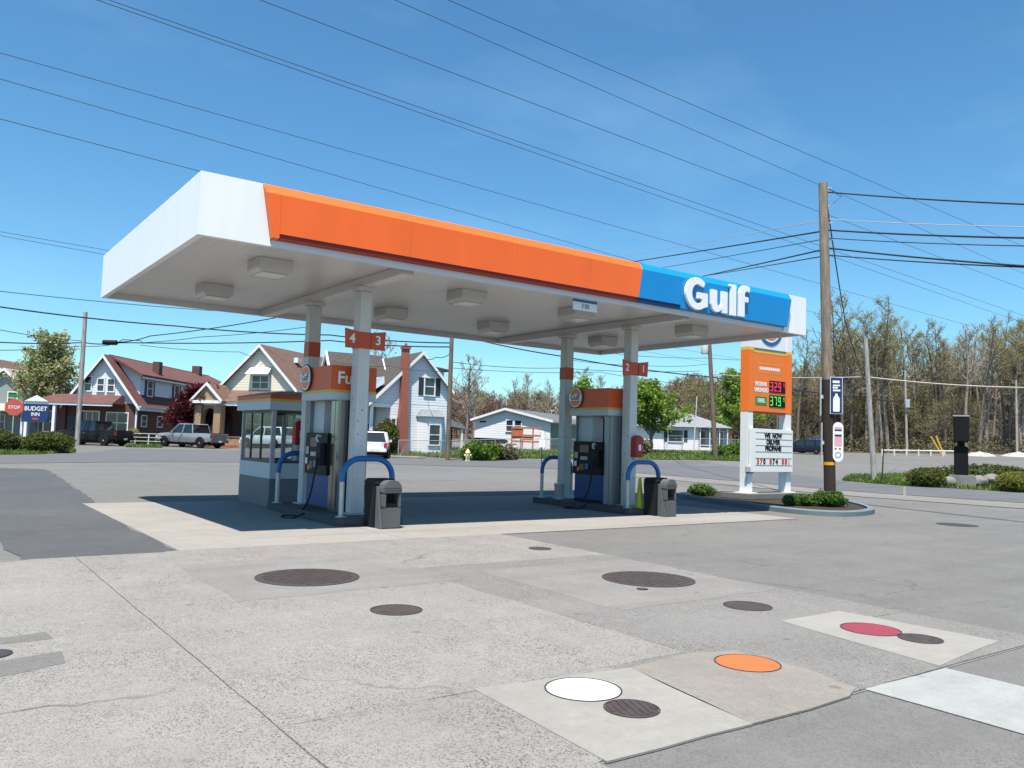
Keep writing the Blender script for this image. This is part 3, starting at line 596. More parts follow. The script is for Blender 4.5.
def dispenser(x, label, skin, word):
    t = thing('fuel_dispenser', label, 'fuel pump', (x, 15.05, 0.15), 0, 'fuel pumps under the canopy')
    a, y0, y1 = .30, -.50, .55
    bx('lower_cabinet', 'pump_blue', t, (-a, y0, 0, a, y1, .67), 0.01)
    bx('head', 'black_plastic', t, (-a-.05, y0-.01, .672, a+.05, y1+.02, 1.47), 0.015)
    bx('kick_plate', 'black_plastic', t, (-a-.006, y0, 0.0, -a-.001, y1, .07))
    for s in (-1, 1):                                             # both faces: screens, keypads, holsters
        f = s*(a+.052)
        bx('screen', 'pane', t, (min(f, f+s*.012), -.02, 1.20, max(f, f+s*.012), .30, 1.38)); bx('keypad', 'cabinet_grey', t, (min(f, f+s*.010), .38, 1.05, max(f, f+s*.010), .50, 1.20))
        bx('price_window', 'cabinet_grey', t, (min(f, f+s*.008), .02, 1.02, max(f, f+s*.008), .28, 1.10))
        bx('grade_button', 'wood_ochre', t, (min(f, f+s*.02), .15, .77, max(f, f+s*.02), .30, .92)); bx('grade_button', 'hoop_blue', t, (min(f, f+s*.02), -.02, .80, max(f, f+s*.02), .10, .93))
        bx('grade_button', 'letter_white', t, (min(f, f+s*.02), .42, .86, max(f, f+s*.02), .49, .98)); bx('sticker', 'sign_orange', t, (min(f, f+s*.006), .33, .74, max(f, f+s*.006), .40, .84))
        bx('nozzle_boot', 'bin_dark', t, (min(f, f+s*.10), -.42, .86, max(f, f+s*.10), -.22, 1.28), 0.015)
        MB().tube([(f+s*.11, -.32, 1.30), (f+s*.15, -.32, 1.36), (f+s*.13, -.32, 1.42), (f+s*.06, -.32, 1.40)], .025, 8).build('nozzle', 'galvanised', t, smooth=True)
        hz_ = [(f+s*.11, -.32, 1.0), (f+s*.16, -.30, .6), (f+s*.20, -.20, .2), (f+s*.28, .1, -.10), (f+s*.5, .25, -.125), (f+s*.62, .0, -.125), (f+s*.5, -.25, -.125), (f+s*.2, -.30, -.05 if False else .015)]
        pts = [Vector(q) for q in hz_]
        sm = []
        for i in range(len(pts)-1):
            p0, p1, p2, p3 = pts[max(i-1, 0)], pts[i], pts[i+1], pts[min(i+2, len(pts)-1)]
            for k in range(6):
                q = k/6; sm.append(0.5*((2*p1)+(p2-p0)*q+(2*p0-5*p1+4*p2-p3)*q*q+(3*p1-p0-3*p2+p3)*q**3))
        MB().tube(sm+[pts[-1]], .016, 6).build('hose', 'rubber', t, smooth=True)
    MB().tube([(-.12, -.28, 1.47), (-.12, -.28, 2.02), (-.2, -.3, 2.06)], .018, 6).build('hose_mast', 'rubber', t, smooth=True)
    bx('back_panel', 'kiosk_white', t, (-.22, .02, 1.472, .22, y1-.02, 2.09)); bx('end_post', 'brushed_panel', t, (-a, y1-.019, 1.472, a, y1, 2.09))
    # clad end leg towards the street
    bx('end_leg', skin, t, (-a-.01, y0-.33, 0, a+.01, y0-.012, 2.09), 0.006)
    for k in (-.12, .08): bx('leg_rib', skin, t, (k-.012, y0-.342, 0.0, k+.012, y0-.331, 2.09))
    bx('leg_seam', 'black_plastic', t, (-a-.0125, y0-.20, 0.0, -a-.0105, y0-.19, 2.09))
    v = (-.46, -.80, .46, .60)
    bx('valance_base', 'kiosk_white', t, (v[0]-.004, v[1]-.004, 2.092, v[2]+.004, v[3]+.004, 2.235)); bx('valance_line', 'yellow_line', t, (v[0]-.002, v[1]-.002, 2.237, v[2]+.002, v[3]+.002, 2.285)); bx('valance', 'valance_orange', t, (v[0], v[1], 2.286, v[2], v[3], 2.74), 0.006)
    logo(t, (v[0]-.012, .36, 2.54), F_X, .27); 
    b = logo(t, (v[2]+.012, .36, 2.54), (R_(90), 0, R_(90)), .27)
    if word: text('word', 'Fuel', .32, 'letter_white', t, (-.08, v[1]-.003, 2.50), F_Y, .003, .006)
dispenser(CX[0], 'fuel pump with the orange Fuel valance, nearest the kiosk', 'steel', True)
dispenser(CX[1], 'fuel pump with grey ribbed end leg, right of the two', 'brushed_panel', False)
# pail beside the right pump, service bins, cone, cabinets
t = thing('pail', 'small grey pail beside the right-hand pump', 'pail', (13.22, 16.05, 0.15)); MB().lathe([(.10, 0), (.13, .36), (.14, .37), (.14, .39), (.12, .39), (.11, .33)], 16).build('body', 'galvanised', t, smooth=True)
MB().tube([(-.13, 0, .36), (-.11, 0, .44), (0, 0, .50), (.11, 0, .44), (.13, 0, .36)], .006, 5).build('handle', 'galvanised', t)
def service_bin(x, y, rz, label):
    t = thing('service_bin', label, 'bin', (x, y, 0.013), rz, 'windscreen service bins'); t.scale = (.80, .80, 1.0)
    MB().loft([[(-.27, -.02, 0), (.23, -.02, 0), (.23, .40, 0), (-.27, .40, 0)], [(-.30, -.05, .74), (.26, -.05, .74), (.26, .43, .74), (-.30, .43, .74)]]).build('trash_body', 'bin_dark', t, 0.02)
    MB().loft([[(-.31, -.06, .742), (.27, -.06, .742), (.27, .44, .742), (-.31, .44, .742)], [(-.27, -.02, .84), (.23, -.02, .84), (.23, .40, .84), (-.27, .40, .84)]]).build('trash_lid', 'bin_dark', t, 0.02)
    s = MB()
    s.prism([(-.20, 0), (.24, 0), (.235, .36), (-.19, .36)], -.34, -.065, 'y').build('lower_shell', 'bin_grey', t, 0.02)
    for a, b in ((-.19, -.125), (.17, .235)): bx('cheek', 'bin_grey', t, (a, -.33, .362, b, -.068, .60), 0.012)
    bx('towel_slot', 'bin_void', t, (-.123, -.12, .362, .168, -.07, .598)); bx('squeegee_tray', 'black_plastic', t, (-.11, -.32, .364, .155, -.125, .43), 0.01)
    MB().prism([(-.20, .602), (.245, .602), (.24, .72), (.20, .78), (.12, .82), (-.06, .82), (-.15, .78), (-.195, .72)], -.345, -.068, 'y').build('hood', 'bin_grey', t, 0.02)
    for k in (.66, .70): bx('hood_ridge', 'bin_grey', t, (-.19, -.352, k, .235, -.346, k+.012))
    MB().prism([(-.06, 0), (-.34, 0), (-.13, .72), (-.06, .72)], -.245, -.205, 'x').build('side_fin', 'bin_grey', t, 0.008)
    MB().tube([(.02, -.2, .5), (.04, -.2, .62)], .012, 6).build('squeegee', 'black_plastic', t)
service_bin(6.72, 12.93, 0.0, 'grey service bin in front of the kiosk-side pump island'); service_bin(13.62, 12.93, 0.06, 'grey service bin beside the lime cone at the right island')
t = thing('traffic_cone', 'lime green safety cone leaning behind the right service bin', 'cone', (13.42, 13.42, 0.15)); MB().lathe([(.10, .02), (.03, .66), (.018, .68)], 14).build('cone', 'cone_lime', t, smooth=True); bx('foot', 'cone_lime', t, (-.14, -.14, 0, .14, .14, .02), .005)
def cabinet(loc, label):
    t = thing('extinguisher_cabinet', label, 'cabinet', loc, 0, 'red fire cabinets'); MB().prism([(-.12, 0), (.12, 0), (.12, .46), (.0, .52), (-.12, .46)], -.17, 0, 'y').build('case', 'red_box', t, .01)
    bx('window', 'letter_white', t, (-.03, -.174, .16, .05, -.1705, .30)); bx('latch', 'galvanised', t, (.08, -.18, .2, .10, -.1705, .26))
cabinet((13.68, 13.885, 1.28), 'dark red extinguisher cabinet on the numbers 2 and 1 column'); cabinet((6.60, 16.75, 1.35), 'dark red extinguisher cabinet on the column beside the kiosk')
# ------------------------------------------------------------------ attendant kiosk
k = thing('attendant_kiosk', 'small glazed attendant kiosk with orange striped roof band', 'kiosk', (6.20, 17.22, 0.012))
kw, kd = 1.05, 2.0
MB().box(0, 0, 0, kw, kd, .60).build('lower_wall', 'kiosk_grey', k); MB().box(-.004, -.004, .602, kw+.004, kd+.004, .93).build('upper_wall', 'kiosk_white', k)
for (a, b) in ((0, 0), (kw-.09, 0), (0, kd-.06), (kw-.09, kd-.06)): bx('corner_post', 'cabinet_grey', k, (a, b, .932, a+.09, b+.06, 2.07))
for y in (.70, 1.36): bx('mullion', 'frame_dark', k, (0.01, y, .932, .05, y+.05, 2.07)); bx('mullion', 'frame_dark', k, (kw-.05, y, .932, kw-.01, y+.05, 2.07))
for z in (.932, 2.01):
    for xx in (.006, kw-.05): bx('sash', 'frame_dark', k, (xx, .062, z, xx+.044, kd-.062, z+.055))
    for yy in (.006, kd-.05): bx('sash', 'frame_dark', k, (.092, yy, z, kw-.092, yy+.044, z+.055))
for y0, y1 in ((.062, .698), (.752, 1.358), (1.412, kd-.062)):
    for xx in (.025, kw-.03): bx('pane', 'clear_glass', k, (xx, y0, .99, xx+.005, y1, 2.008))
for yy in (.025, kd-.03): bx('pane', 'clear_glass', k, (.092, yy, .99, kw-.092, yy+.005, 2.008))
e = .10
for nm, m, z0, z1, q in (('roof_band_white', 'kiosk_white', 2.072, 2.26, 0), ('roof_band_yellow', 'yellow_line', 2.262, 2.31, .002), ('roof_band_orange', 'band_red', 2.312, 2.40, .004)): bx(nm, m, k, (-e-q, -e-q, z0, kw+e+q, kd+e+q, z1))
MB().loft([[(-e-.03, -e-.03, 2.402), (kw+e+.03, -e-.03, 2.402), (kw+e+.03, kd+e+.03, 2.402), (-e-.03, kd+e+.03, 2.402)], [(.3, .35, 2.50), (kw-.3, .35, 2.50), (kw-.3, kd-.35, 2.50), (.3, kd-.35, 2.50)]]).build('roof', 'kiosk_roof', k)
bx('counter', 'wood_ochre', k, (.06, .06, .88, .40, kd-.06, .925)); 
t = thing('kiosk_cabinet', 'grey metal cabinet standing inside the glass kiosk', 'cabinet', (6.86, 17.40, 0.93)); bx('case', 'cabinet_grey', t, (0, 0, .02, .30, .3, 1.0), .01); bx('door', 'kiosk_white', t, (-.006, .03, .06, -.001, .27, .96)); bx('handle', 'frame_dark', t, (-.02, .06, .45, -.0065, .08, .55))
# ------------------------------------------------------------------ tank lids
def lid(x, y, r, m, label, z=0.0165, bars=0, rim='iron_dark'):
    t = thing('manhole_cover', label, 'manhole cover', (x, y, z), rnd.uniform(0, 3), 'tank covers in the concrete')
    n = 40; ri, ro = r-.004, r+.005
    ring = lambda q, zz: [(q*math.cos(2*math.pi*i/n), q*math.sin(2*math.pi*i/n), zz) for i in range(n)]
    MB().loft([ring(ro, -.004), ring(ro, .0035), ring(ri, .0035), ring(ri, -.004)], False).build('rim', rim, t)
    MB().lathe([(r-.008, -.004), (r-.007, .001), (r-.012, .0035), (r*.92, .0045), (0.001, .0045)], n).build('lid', m, t)
    for i in range(bars):
        a = -r*.8 + 1.6*r*i/(bars-1); h = math.sqrt(max(0, (r*.86)**2-a*a))
        bx('tread', m, t, (-h, a-.012, .0046, h, a+.012, .0085))
    for s in (-1, 1) if m.startswith('iron') else (): MB().lathe([(.016, .0046), (.016, .007), (.010, .0072)], 10, (s*r*.6, 0, 0)).build('bolt', rim, t)
    return t
lid(3.63, 8.73, .56, 'iron_rust', 'large rusty round tank cover on the left patch', .0165, 13); lid(7.10, 6.93, .54, 'iron_rust', 'large rusty round tank cover on the right patch', .0165, 13)
lid(3.68, 6.76, .235, 'iron_rust', 'small rusty cover in front of the large left tank cover', .0145); lid(6.86, 5.32, .235, 'iron_rust', 'small rusty cover between the large right cover and the red lid', .0145)
lid(7.58, 9.61, .165, 'iron_rust', 'small rusty cover near the canopy shadow', .0145); lid(3.58, 4.05, .245, 'lid_white', 'white painted round tank lid', .0185)
lid(3.58, 3.61, .165, 'iron_rust', 'small brown iron cover touching the white lid', .0185, 7); lid(5.06, 3.92, .235, 'lid_orange', 'orange painted round tank lid', .0185)
lid(6.99, 4.09, .25, 'lid_red', 'dull red painted round tank lid', .0185); lid(7.04, 3.67, .175, 'iron_rust', 'small rusty cover touching the red lid', .0185)
lid(.53, 6.74, .13, 'iron_dark', 'small dark cover at the left picture edge', .0145); lid(6.55, 6.48, .06, 'iron_rust', 'tiny rusty monitoring cap in front of the large right cover', .0165)
q = T(957, 525); lid(q.x, q.y, .42, 'iron_dark', 'dark drain cover out on the asphalt to the right', .004)
# ------------------------------------------------------------------ planter, price sign
po = [(17.75, 13.6), (17.62, 12.4), (17.75, 11.75), (18.2, 11.35), (19.0, 11.3), (20.0, 11.6), (20.8, 12.15), (21.6, 12.9), (22.5, 14.0), (22.9, 15.2), (22.9, 17.2), (22.2, 17.9), (19.6, 17.9), (18.9, 17.2), (18.2, 15.2)]
def smooth_loop(P, k=4):
    out = []
    n = len(P)
    for i in range(n):
        p0, p1, p2, p3 = [Vector((*P[(i+j) % n], 0)) for j in (-1, 0, 1, 2)]
        for a in range(k):
            q = a/k; v = 0.5*((2*p1)+(p2-p0)*q+(2*p0-5*p1+4*p2-p3)*q*q+(3*p1-p0-3*p2+p3)*q**3); out.append((v.x, v.y))
    return out
po = smooth_loop(po); cxp = sum(p[0] for p in po)/len(po); cyp = sum(p[1] for p in po)/len(po)
pin = []
for i, p in enumerate(po):
    a = Vector((*po[i-1], 0)); b = Vector((*po[(i+1) % len(po)], 0)); d = (b-a).normalized(); nrm = Vector((-d.y, d.x, 0))
    pin.append((p[0]+nrm.x*.17, p[1]+nrm.y*.17))
rr = lambda P, z: [(x, y, z) for x, y in P]
mid_o = [(a[0]*.85+b[0]*.15, a[1]*.85+b[1]*.15) for a, b in zip(po, pin)]
pk = thing('planter', 'kerbed planting bed with blue-grey edge below the price sign', 'planter')
MB().loft([rr(po, 0), rr(po, .11), rr(mid_o, .135), rr(pin, .135), rr(pin, .02)], False).build('kerb', 'blue_kerb', pk, smooth=True)
raw('mulch', rr(pin, .085), [tuple(range(len(pin)))], 'mulch', pk)
sg = thing('price_sign', 'tall orange and white price sign on two white posts', 'sign', (19.88, 15.5, 0.08))
bx('footing', 'kerb_concrete', sg, (-.35, -.35, 0, 2.45, .65, .17), .02)
for x0 in (0, 1.86):
    bx('post', 'sign_white', sg, (x0, -.02, .19, x0+.24, .26, 2.575), .006); bx('base_plate', 'sign_white', sg, (x0-.12, -.14, .171, x0+.36, .38, .19))
    bx('post_cover', 'sign_orange', sg, (x0-.005, -.03, 2.577, x0+.245, .27, 4.41), .006); bx('post_trim', 'sign_yellow', sg, (x0-.006, -.031, 4.412, x0+.246, .271, 4.49)); bx('post_cap', 'sign_white', sg, (x0-.005, -.03, 4.492, x0+.245, .27, 5.9), .006)
bx('price_panel', 'sign_orange', sg, (.243, .0, 2.60, 1.857, .22, 4.36)); bx('panel_trim', 'sign_yellow', sg, (.243, -.004, 4.362, 1.857, .224, 4.42)); bx('panel_shadow_gap', 'sign_grey', sg, (.243, .02, 4.422, 1.857, .2, 4.50))
bx('lower_lip', 'band_red', sg, (.243, .02, 2.54, 1.857, .2, 2.598))
lg = bx('logo_panel', 'sign_white', sg, (.243, .0, 4.502, 1.857, .22, 5.9))
def sdisc(nm, m, r, y0, y1, parent):
    return MB().prism([(1.05+r*math.cos(2*math.pi*i/36), 5.24+r*math.sin(2*math.pi*i/36)) for i in range(36)], y0, y1, 'y').build(nm, m, parent)
sdisc('logo_rim', 'hoop_blue', .63, -.012, -.001, lg); sdisc('logo_ring', 'letter_white', .52, -.016, -.0125, lg); sdisc('logo_field', 'sign_orange', .46, -.020, -.0165, lg)
bx('logo_bar', 'letter_white', lg, (.48, -.024, 5.05, 1.62, -.0205, 5.43)); text('logo_word', 'Gulf', .46, 'navy', lg, (1.05, -.026, 5.24), F_Y, .002, .012)
for z in (4.03, 3.78): bx('rule', 'sign_yellow', sg, (.45, -.004, z, 1.65, -.0005, z+.014))
for i in range(11): bx('caption_mark', 'letter_white', sg, (.55+i*.09, -.004, 3.86, .55+i*.09+.068, -.0005, 3.95))
text('grade_name', 'REGULAR', .17, 'letter_white', sg, (.62, -.003, 3.42), F_Y, .002, .006, sx=.75); text('grade_name', 'UNLEADED', .17, 'letter_white', sg, (.65, -.003, 3.24), F_Y, .002, .006, sx=.75)
bx('diesel_label', 'sign_green', sg, (.36, -.008, 2.80, .90, -.0005, 3.05)); text('grade_name', 'DIESEL', .16, 'letter_white', sg, (.63, -.010, 2.925), F_Y, .001, .005, sx=.75)
SEG = {'3': 'abgcd', '2': 'abged', '9': 'abcdfg', '7': 'abc'}
def digits(s, x, z, h, m, parent):
    w = h*.46; t = h*.13
    for ch in s:
        g = MB()
        for q in SEG[ch]:
            b = {'a': (0, h-t, w, h), 'd': (0, 0, w, t), 'g': (0, h/2-t/2, w, h/2+t/2), 'b': (w-t, h/2+.01, w, h-.01), 'c': (w-t, .01, w, h/2-.01), 'f': (0, h/2+.01, t, h-.01), 'e': (0, .01, t, h/2-.01)}[q]
            yo = -.0135 if q in 'adg' else -.013
            g.box(x+b[0], yo, z+b[1], x+b[2], -.0125, z+b[3])
        g.build('digit', m, parent); x += w*1.5
for z, s, m in ((3.20, '329', 'led_red'), (2.76, '379', 'led_green')):
    d = bx('led_display', 'sign_black', sg, (1.02, -.012, z, 1.80, -.0005, z+.36)); digits(s, 1.06, z+.04, .28, m, d); digits('9', 1.70, z+.19, .12, m, d)
lb = bx('letter_board', 'sign_cream', sg, (.04, -.10, .79, 2.08, -.031, 2.08), .01)
for i, z in enumerate((1.97, 1.78, 1.59, 1.40, 1.21, 1.00)): bx('track', 'sign_grey', lb, (.26, -.106, z-.008, 2.02, -.1005, z+.008))
for s, z in (('WE  NOW', 1.875), ('DELIVER', 1.685), ('PROPANE', 1.495)): text('message', s, .205, 'sign_black', lb, (1.10, -.104, z), F_Y, .002, .013, sx=.86)
xx = .30
for ch, m in zip('570 874 881', 'rrb rbb rrg'):
    if ch != ' ': text('message', ch, .225, {'r': 'letter_red', 'b': 'sign_black', 'g': 'sign_grey'}[m], lb, (xx+.08, -.104, 1.10), F_Y, .002, .012, sx=.9)
    xx += .15
t = thing('padlock_box', 'small grey switch box strapped to the left sign post', 'box', (19.86, 15.49, .95)); bx('case', 'galvanised', t, (-.10, -.10, -.08, .06, -.011, .08), .01); bx('strap', 'frame_dark', t, (-.06, -.0105, -.12, .30, -.0005, -.09))
# ------------------------------------------------------------------ leaves, bushes, trees
def leaves(rng, pts, size, jitter, n, flat=0.0):
    vs = []; fs = []
    for _ in range(n):
        p = rng.choice(pts); c = Vector(p) + Vector((rng.gauss(0, jitter), rng.gauss(0, jitter), rng.gauss(0, jitter*.8)))
        a = Vector((rng.gauss(0, 1), rng.gauss(0, 1), rng.gauss(0, 1))).normalized(); b = a.orthogonal().normalized(); b = Matrix.Rotation(rng.uniform(0, 6.28), 3, a) @ b
        s = size*rng.uniform(.6, 1.35); c2 = a.cross(b)*s*.55; b = b*s; o = len(vs)
        vs += [c-b, c+c2*.9, c+b, c-c2]; fs.append((o, o+1, o+2, o+3))
    return [tuple(v) for v in vs], fs
def bush_pts(rng, rx, ry, rz, n, lump=.22, flat=False):
    out = []; ph = [rng.uniform(0, 6.28) for _ in range(6)]
    for _ in range(n):
        d = Vector((rng.gauss(0, 1), rng.gauss(0, 1), rng.gauss(0, 1))).normalized(); a = math.atan2(d.y, d.x); e = math.asin(d.z)
        k = 1 + lump*(math.sin(3*a+ph[0])*math.cos(2*e+ph[1]) + .6*math.sin(5*a+ph[2]+3*e)) * .5
        k *= rng.uniform(.80, 1.0) if rng.random() < .85 else rng.uniform(.4, .8)
        z = d.z*rz*k + rz*.92
        if z < 0: z = rng.uniform(0, rz*.3)
        out.append((d.x*rx*k, d.y*ry*k, z))
    return out
def bush(loc, rx, ry, rz, m, label, n=2600, size=.06, rot=0, group=None, lump=.22, name='bush', cat='bush', core=True):
    t = thing(name, label, cat, loc, rot, group); rng = random.Random(hash(label) % 99991 if False else len(label)*37+int(rx*100)+int(loc[0]*10))
    vs, fs = leaves(rng, bush_pts(rng, rx, ry, rz, 1500, lump), size, size*.7, n); raw('foliage', vs, fs, m, t)
    st = MB()
    for i in range(7):
        a = rng.uniform(0, 6.28); st.tube([(0.1*math.cos(a)*rx, .1*math.sin(a)*ry, 0), (.35*rx*math.cos(a), .35*ry*math.sin(a), rz*.8), (.6*rx*math.cos(a), .6*ry*math.sin(a), rz*1.4)], [.03*rz+.008, .02*rz+.005, .006], 5)
    st.build('stem', 'bark_brown', t)
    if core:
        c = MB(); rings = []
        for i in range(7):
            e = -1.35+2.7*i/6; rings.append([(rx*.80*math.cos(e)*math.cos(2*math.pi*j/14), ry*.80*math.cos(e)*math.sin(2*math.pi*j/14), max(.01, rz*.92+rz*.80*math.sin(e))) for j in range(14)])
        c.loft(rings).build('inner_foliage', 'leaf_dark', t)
    return t
def Gz(px_, py_, z): d_ = ray(px_, py_); t_ = (z-CAM_Z)/d_.z; return Vector((d_.x*t_, d_.y*t_, z))
for pxx, pyy, rx, rz_, n_, lab in ((703, 496, .42, .17, 1500, 'low green shrub in the planter left of the price sign'), (793, 505.5, .24, .14, 900, 'smallest green shrub in the kerbed planter'), (806, 506, .32, .15, 1400, 'low green shrub at the kerb in front of the price sign'), (833, 507, .46, .20, 2400, 'wider low green shrub at the foot of the signed pole')):
    bush(Gz(pxx, pyy, .09) + Vector((SY, CY, 0))*rx*.6, rx, rx*.85, rz_, 'leaf_planter', lab, n_*2, .03, lump=.35)
def tree_mesh(rng, H, r0, first, nb, spread, up, lv, leafn, leafs, leafj, wander=.05, tipr=.012):
    wood = MB(); fine = MB(); tips = []
    trunk = []; p = Vector((0, 0, 0)); d = Vector((rng.uniform(-.05, .05), rng.uniform(-.05, .05), 1))
    k = 10
    for i in range(k+1):
        trunk.append(p.copy()); d = (d + Vector((rng.gauss(0, wander), rng.gauss(0, wander), 0))).normalized(); d.z = max(d.z, .6); p = p + d*(H/k)
    rad = [r0*(1-.92*(i/k))**.9 + tipr for i in range(k+1)]
    wood.tube(trunk, rad, 6)
    def branch(p, d, L, r, level):
        pts = [p]; n = 4 if level == 0 else 3
        for i in range(n):
            d = (d + Vector((rng.gauss(0, .16), rng.gauss(0, .16), rng.gauss(.05, .10)))).normalized(); pts.append(pts[-1] + d*L/n)
        rs = [r*(1-.8*i/n)+tipr*.5 for i in range(n+1)]
        (wood if level == 0 else fine).tube(pts, rs, 4 if level == 0 else 3, False)
        if level >= lv: tips.extend([tuple(q) for q in pts[1:]]); return
        m = 6 if level == 0 else 4
        for i in range(m):
            t = .25 + .75*(i+rng.random())/m; f = t*n; a = min(int(f), n-1); q = pts[a].lerp(pts[a+1], f-a)
            e = (d + Vector((rng.gauss(0, .6), rng.gauss(0, .6), rng.gauss(.15, .4)))).normalized(); branch(q, e, L*rng.uniform(.35, .55), max(r*.45, tipr), level+1)
    for i in range(nb):
        t = first + (1-first)*(i+rng.random())/nb; f = min(t, .985)*k; a = int(f); q = trunk[a].lerp(trunk[a+1], f-a); an = i*2.4+rng.uniform(-.6, .6)
        e = Vector((math.cos(an), math.sin(an), up+rng.uniform(-.2, .3))).normalized(); branch(q, e, H*spread*(1.15-.75*(t-first)/(1-first))*rng.uniform(.7, 1.15), r0*.42*(1-.7*t)+tipr, 0)
    lvs, lfs = leaves(rng, tips, leafs, leafj, leafn) if leafn else ([], [])
    return wood, fine, lvs, lfs
def make_tree(name, label, cat, seed, wm, lm, group=None, **kw):
    rng = random.Random(seed); wood, fine, lv, lf = tree_mesh(rng, **kw)
    t = thing(name, label, cat, (0, 0, 0), 0, group); wood.build('trunk', wm, t)
    me = bpy.data.meshes.new('crown'); o = len(fine.v); me.from_pydata(fine.v+lv, [], fine.f+[tuple(i+o for i in f) for f in lf])
    me.materials.append(M[wm]); me.materials.append(M[lm])
    for p in me.polygons:
        if p.index >= len(fine.f): p.material_index = 1
    c = bpy.data.objects.new('crown', me); col.objects.link(c); c.parent = t
    return t
# ------------------------------------------------------------------ houses
def gable(p, x0, x1, xr, y0, y1, z0, ze0, ze1, zr, wall, roof, o=.35, th=.14, trim='trim', nm='wall'):
    MB().prism([(x0, z0), (x1, z0), (x1, ze1), (xr, zr), (x0, ze0)], y0, y1, 'y').build(nm, wall, p)
    for xe, ze in ((x0, ze0), (x1, ze1)):
        s = -1 if xe < xr else 1; sl = (zr-ze)/abs(xr-xe); a = (xe+s*o, ze-o*sl)
        rf = MB().prism([a, (xr, zr+.004), (xr, zr+th), (a[0], a[1]+th)], y0-o, y1+o, 'y').build('roof', roof, p)
        MB().prism([(a[0], a[1]-.10), (xr, zr-.10), (xr, zr+th+.01), (a[0], a[1]+th+.01)], y0-o-.05, y0-o-.003, 'y').build('rake_board', trim, rf)
        MB().box(min(a[0], a[0]+s*.05), y0-o, a[1]-.08, max(a[0]+s*.004, a[0]+s*.05), y1+o, a[1]+th*.9).build('eave_board', trim, rf)
def window(p, face, at_, c, z, w, h, shut=False, frame='trim', mull=1, sash=True, fw=.09):
    """face f: wall plane y=at_, looking -y; l/r: plane x=at_"""
    def B(a0, a1, zz0, zz1, d0, d1):
        if face == 'f': return (a0, at_-d1, zz0, a1, at_-d0, zz1)
        if face == 'r': return (at_+d0, a0, zz0, at_+d1, a1, zz1)
        return (at_-d1, a0, zz0, at_-d0, a1, zz1)
    f = MB()
    for b in (B(c-w/2-fw, c+w/2+fw, z+h, z+h+fw, .002, .07), B(c-w/2-fw, c+w/2+fw, z-fw, z, .002, .09), B(c-w/2-fw, c-w/2, z, z+h, .002, .07), B(c+w/2, c+w/2+fw, z, z+h, .002, .07)): f.box(*b)
    for i in range(1, mull): xx = c-w/2+w*i/mull; f.box(*B(xx-.03, xx+.03, z+.001, z+h-.001, .022, .06))
    if sash: f.box(*B(c-w/2+.001, c+w/2-.001, z+h*.5-.03, z+h*.5+.03, .022, .055))
    fo = f.build('window', frame, p); bx('pane', 'pane', fo, B(c-w/2, c+w/2, z, z+h, .004, .02))
    if shut:
        for s in (-1, 1): bx('shutter', 'shutter', fo, B(c+s*(w/2+fw+.21)-.19, c+s*(w/2+fw+.21)+.19, z-.02, z+h+.02, .002, .04))
def part(p, nm, m, *b): return bx(nm, m, p, b)
def hip(p, x0, y0, x1, y1, ze, zr, roof, o=.4, inset=None):
    i = inset or min(x1-x0, y1-y0)/2*.98
    MB().loft([[(x0-o, y0-o, ze), (x1+o, y0-o, ze), (x1+o, y1+o, ze), (x0-o, y1+o, ze)], [(x0+i, y0+i, zr), (x1-i, y0+i, zr), (x1-i, y1-i, zr), (x0+i, y1-i, zr)]]).build('roof', roof, p)
    MB().box(x0-o+.01, y0-o+.01, ze-.16, x1+o-.01, y1+o-.01, ze-.004).build('eave_board', 'trim', p)
def place(pxl, D, turn): v = at(pxl, D); return v, -YAW + R_(turn)

# 1: long brick house with a red roof
v, rz = place(65, 68, 0)
h = thing('brick_house', 'dark brick house with long red roof and white gable', 'house', v, rz)
w, ln = 5.7, 27.0
MB().box(0, 0, -.5, w, ln, 3.35).build('wall', 'house_brick', h)
gable(h, 0, w, w/2, 0.02, 8.0, 3.36, 3.4, 3.4, 7.2, 'white_siding', 'roof_red', .38, .2, nm='gable')
MB().prism([(w/2, 3.36), (w-.45, 3.36), (w-.45, 5.9), (w/2, 7.05)], 1.5, ln, 'y').build('dormer_wall', 'white_siding', h)
MB().prism([(.2, 3.36), (w/2, 3.36), (w/2, 7.05), (.2, 5.4)], 8.01, ln, 'y').build('rear_wall', 'white_siding', h)
rf = MB().loft([[(w/2-.2, 1.0, 7.32), (w-.05, .9, 5.72), (w-.05, .9, 5.90), (w/2-.2, 1.0, 7.50)], [(w/2-.2, ln-3, 7.32), (w-.05, ln+.4, 5.72), (w-.05, ln+.4, 5.90), (w/2-.2, ln-3, 7.50)]]).build('roof', 'roof_red', h)
MB().loft([[(w/2-.1, 1.0, 7.32), (w/2-.1, 1, 7.50), (-.2, 1, 4.6), (-.2, 1, 4.4)], [(w/2-.1, ln-3, 7.32), (w/2-.1, ln-3, 7.50), (-.2, ln+.4, 4.6), (-.2, ln+.4, 4.4)]]).build('roof', 'roof_red', h)
MB().add([(w/2-.15, ln-3, 7.48), (w-.06, ln+.4, 5.88), (-.15, ln+.4, 4.58)], [(0, 1, 2)]).build('roof_end', 'roof_red', h)
MB().hexa([(w-.5, 8.3, 3.62), (w+.45, 8.3, 3.20), (w+.45, ln+.3, 3.20), (w-.5, ln+.3, 3.62), (w-.5, 8.3, 3.95), (w+.45, 8.3, 3.34), (w+.45, ln+.3, 3.34), (w-.5, ln+.3, 3.95)]).build('skirt_roof', 'roof_red', h)
part(h, 'gutter', 'trim', w+.40, -.3, 3.08, w+.52, ln+.3, 3.19); part(h, 'eave_board', 'trim', w-.10, 1.0, 5.58, w-.03, ln+.3, 5.70)
for y in (3.3, 9.0): window(h, 'r', w-.45, y, 4.2, .95, 1.25, True)
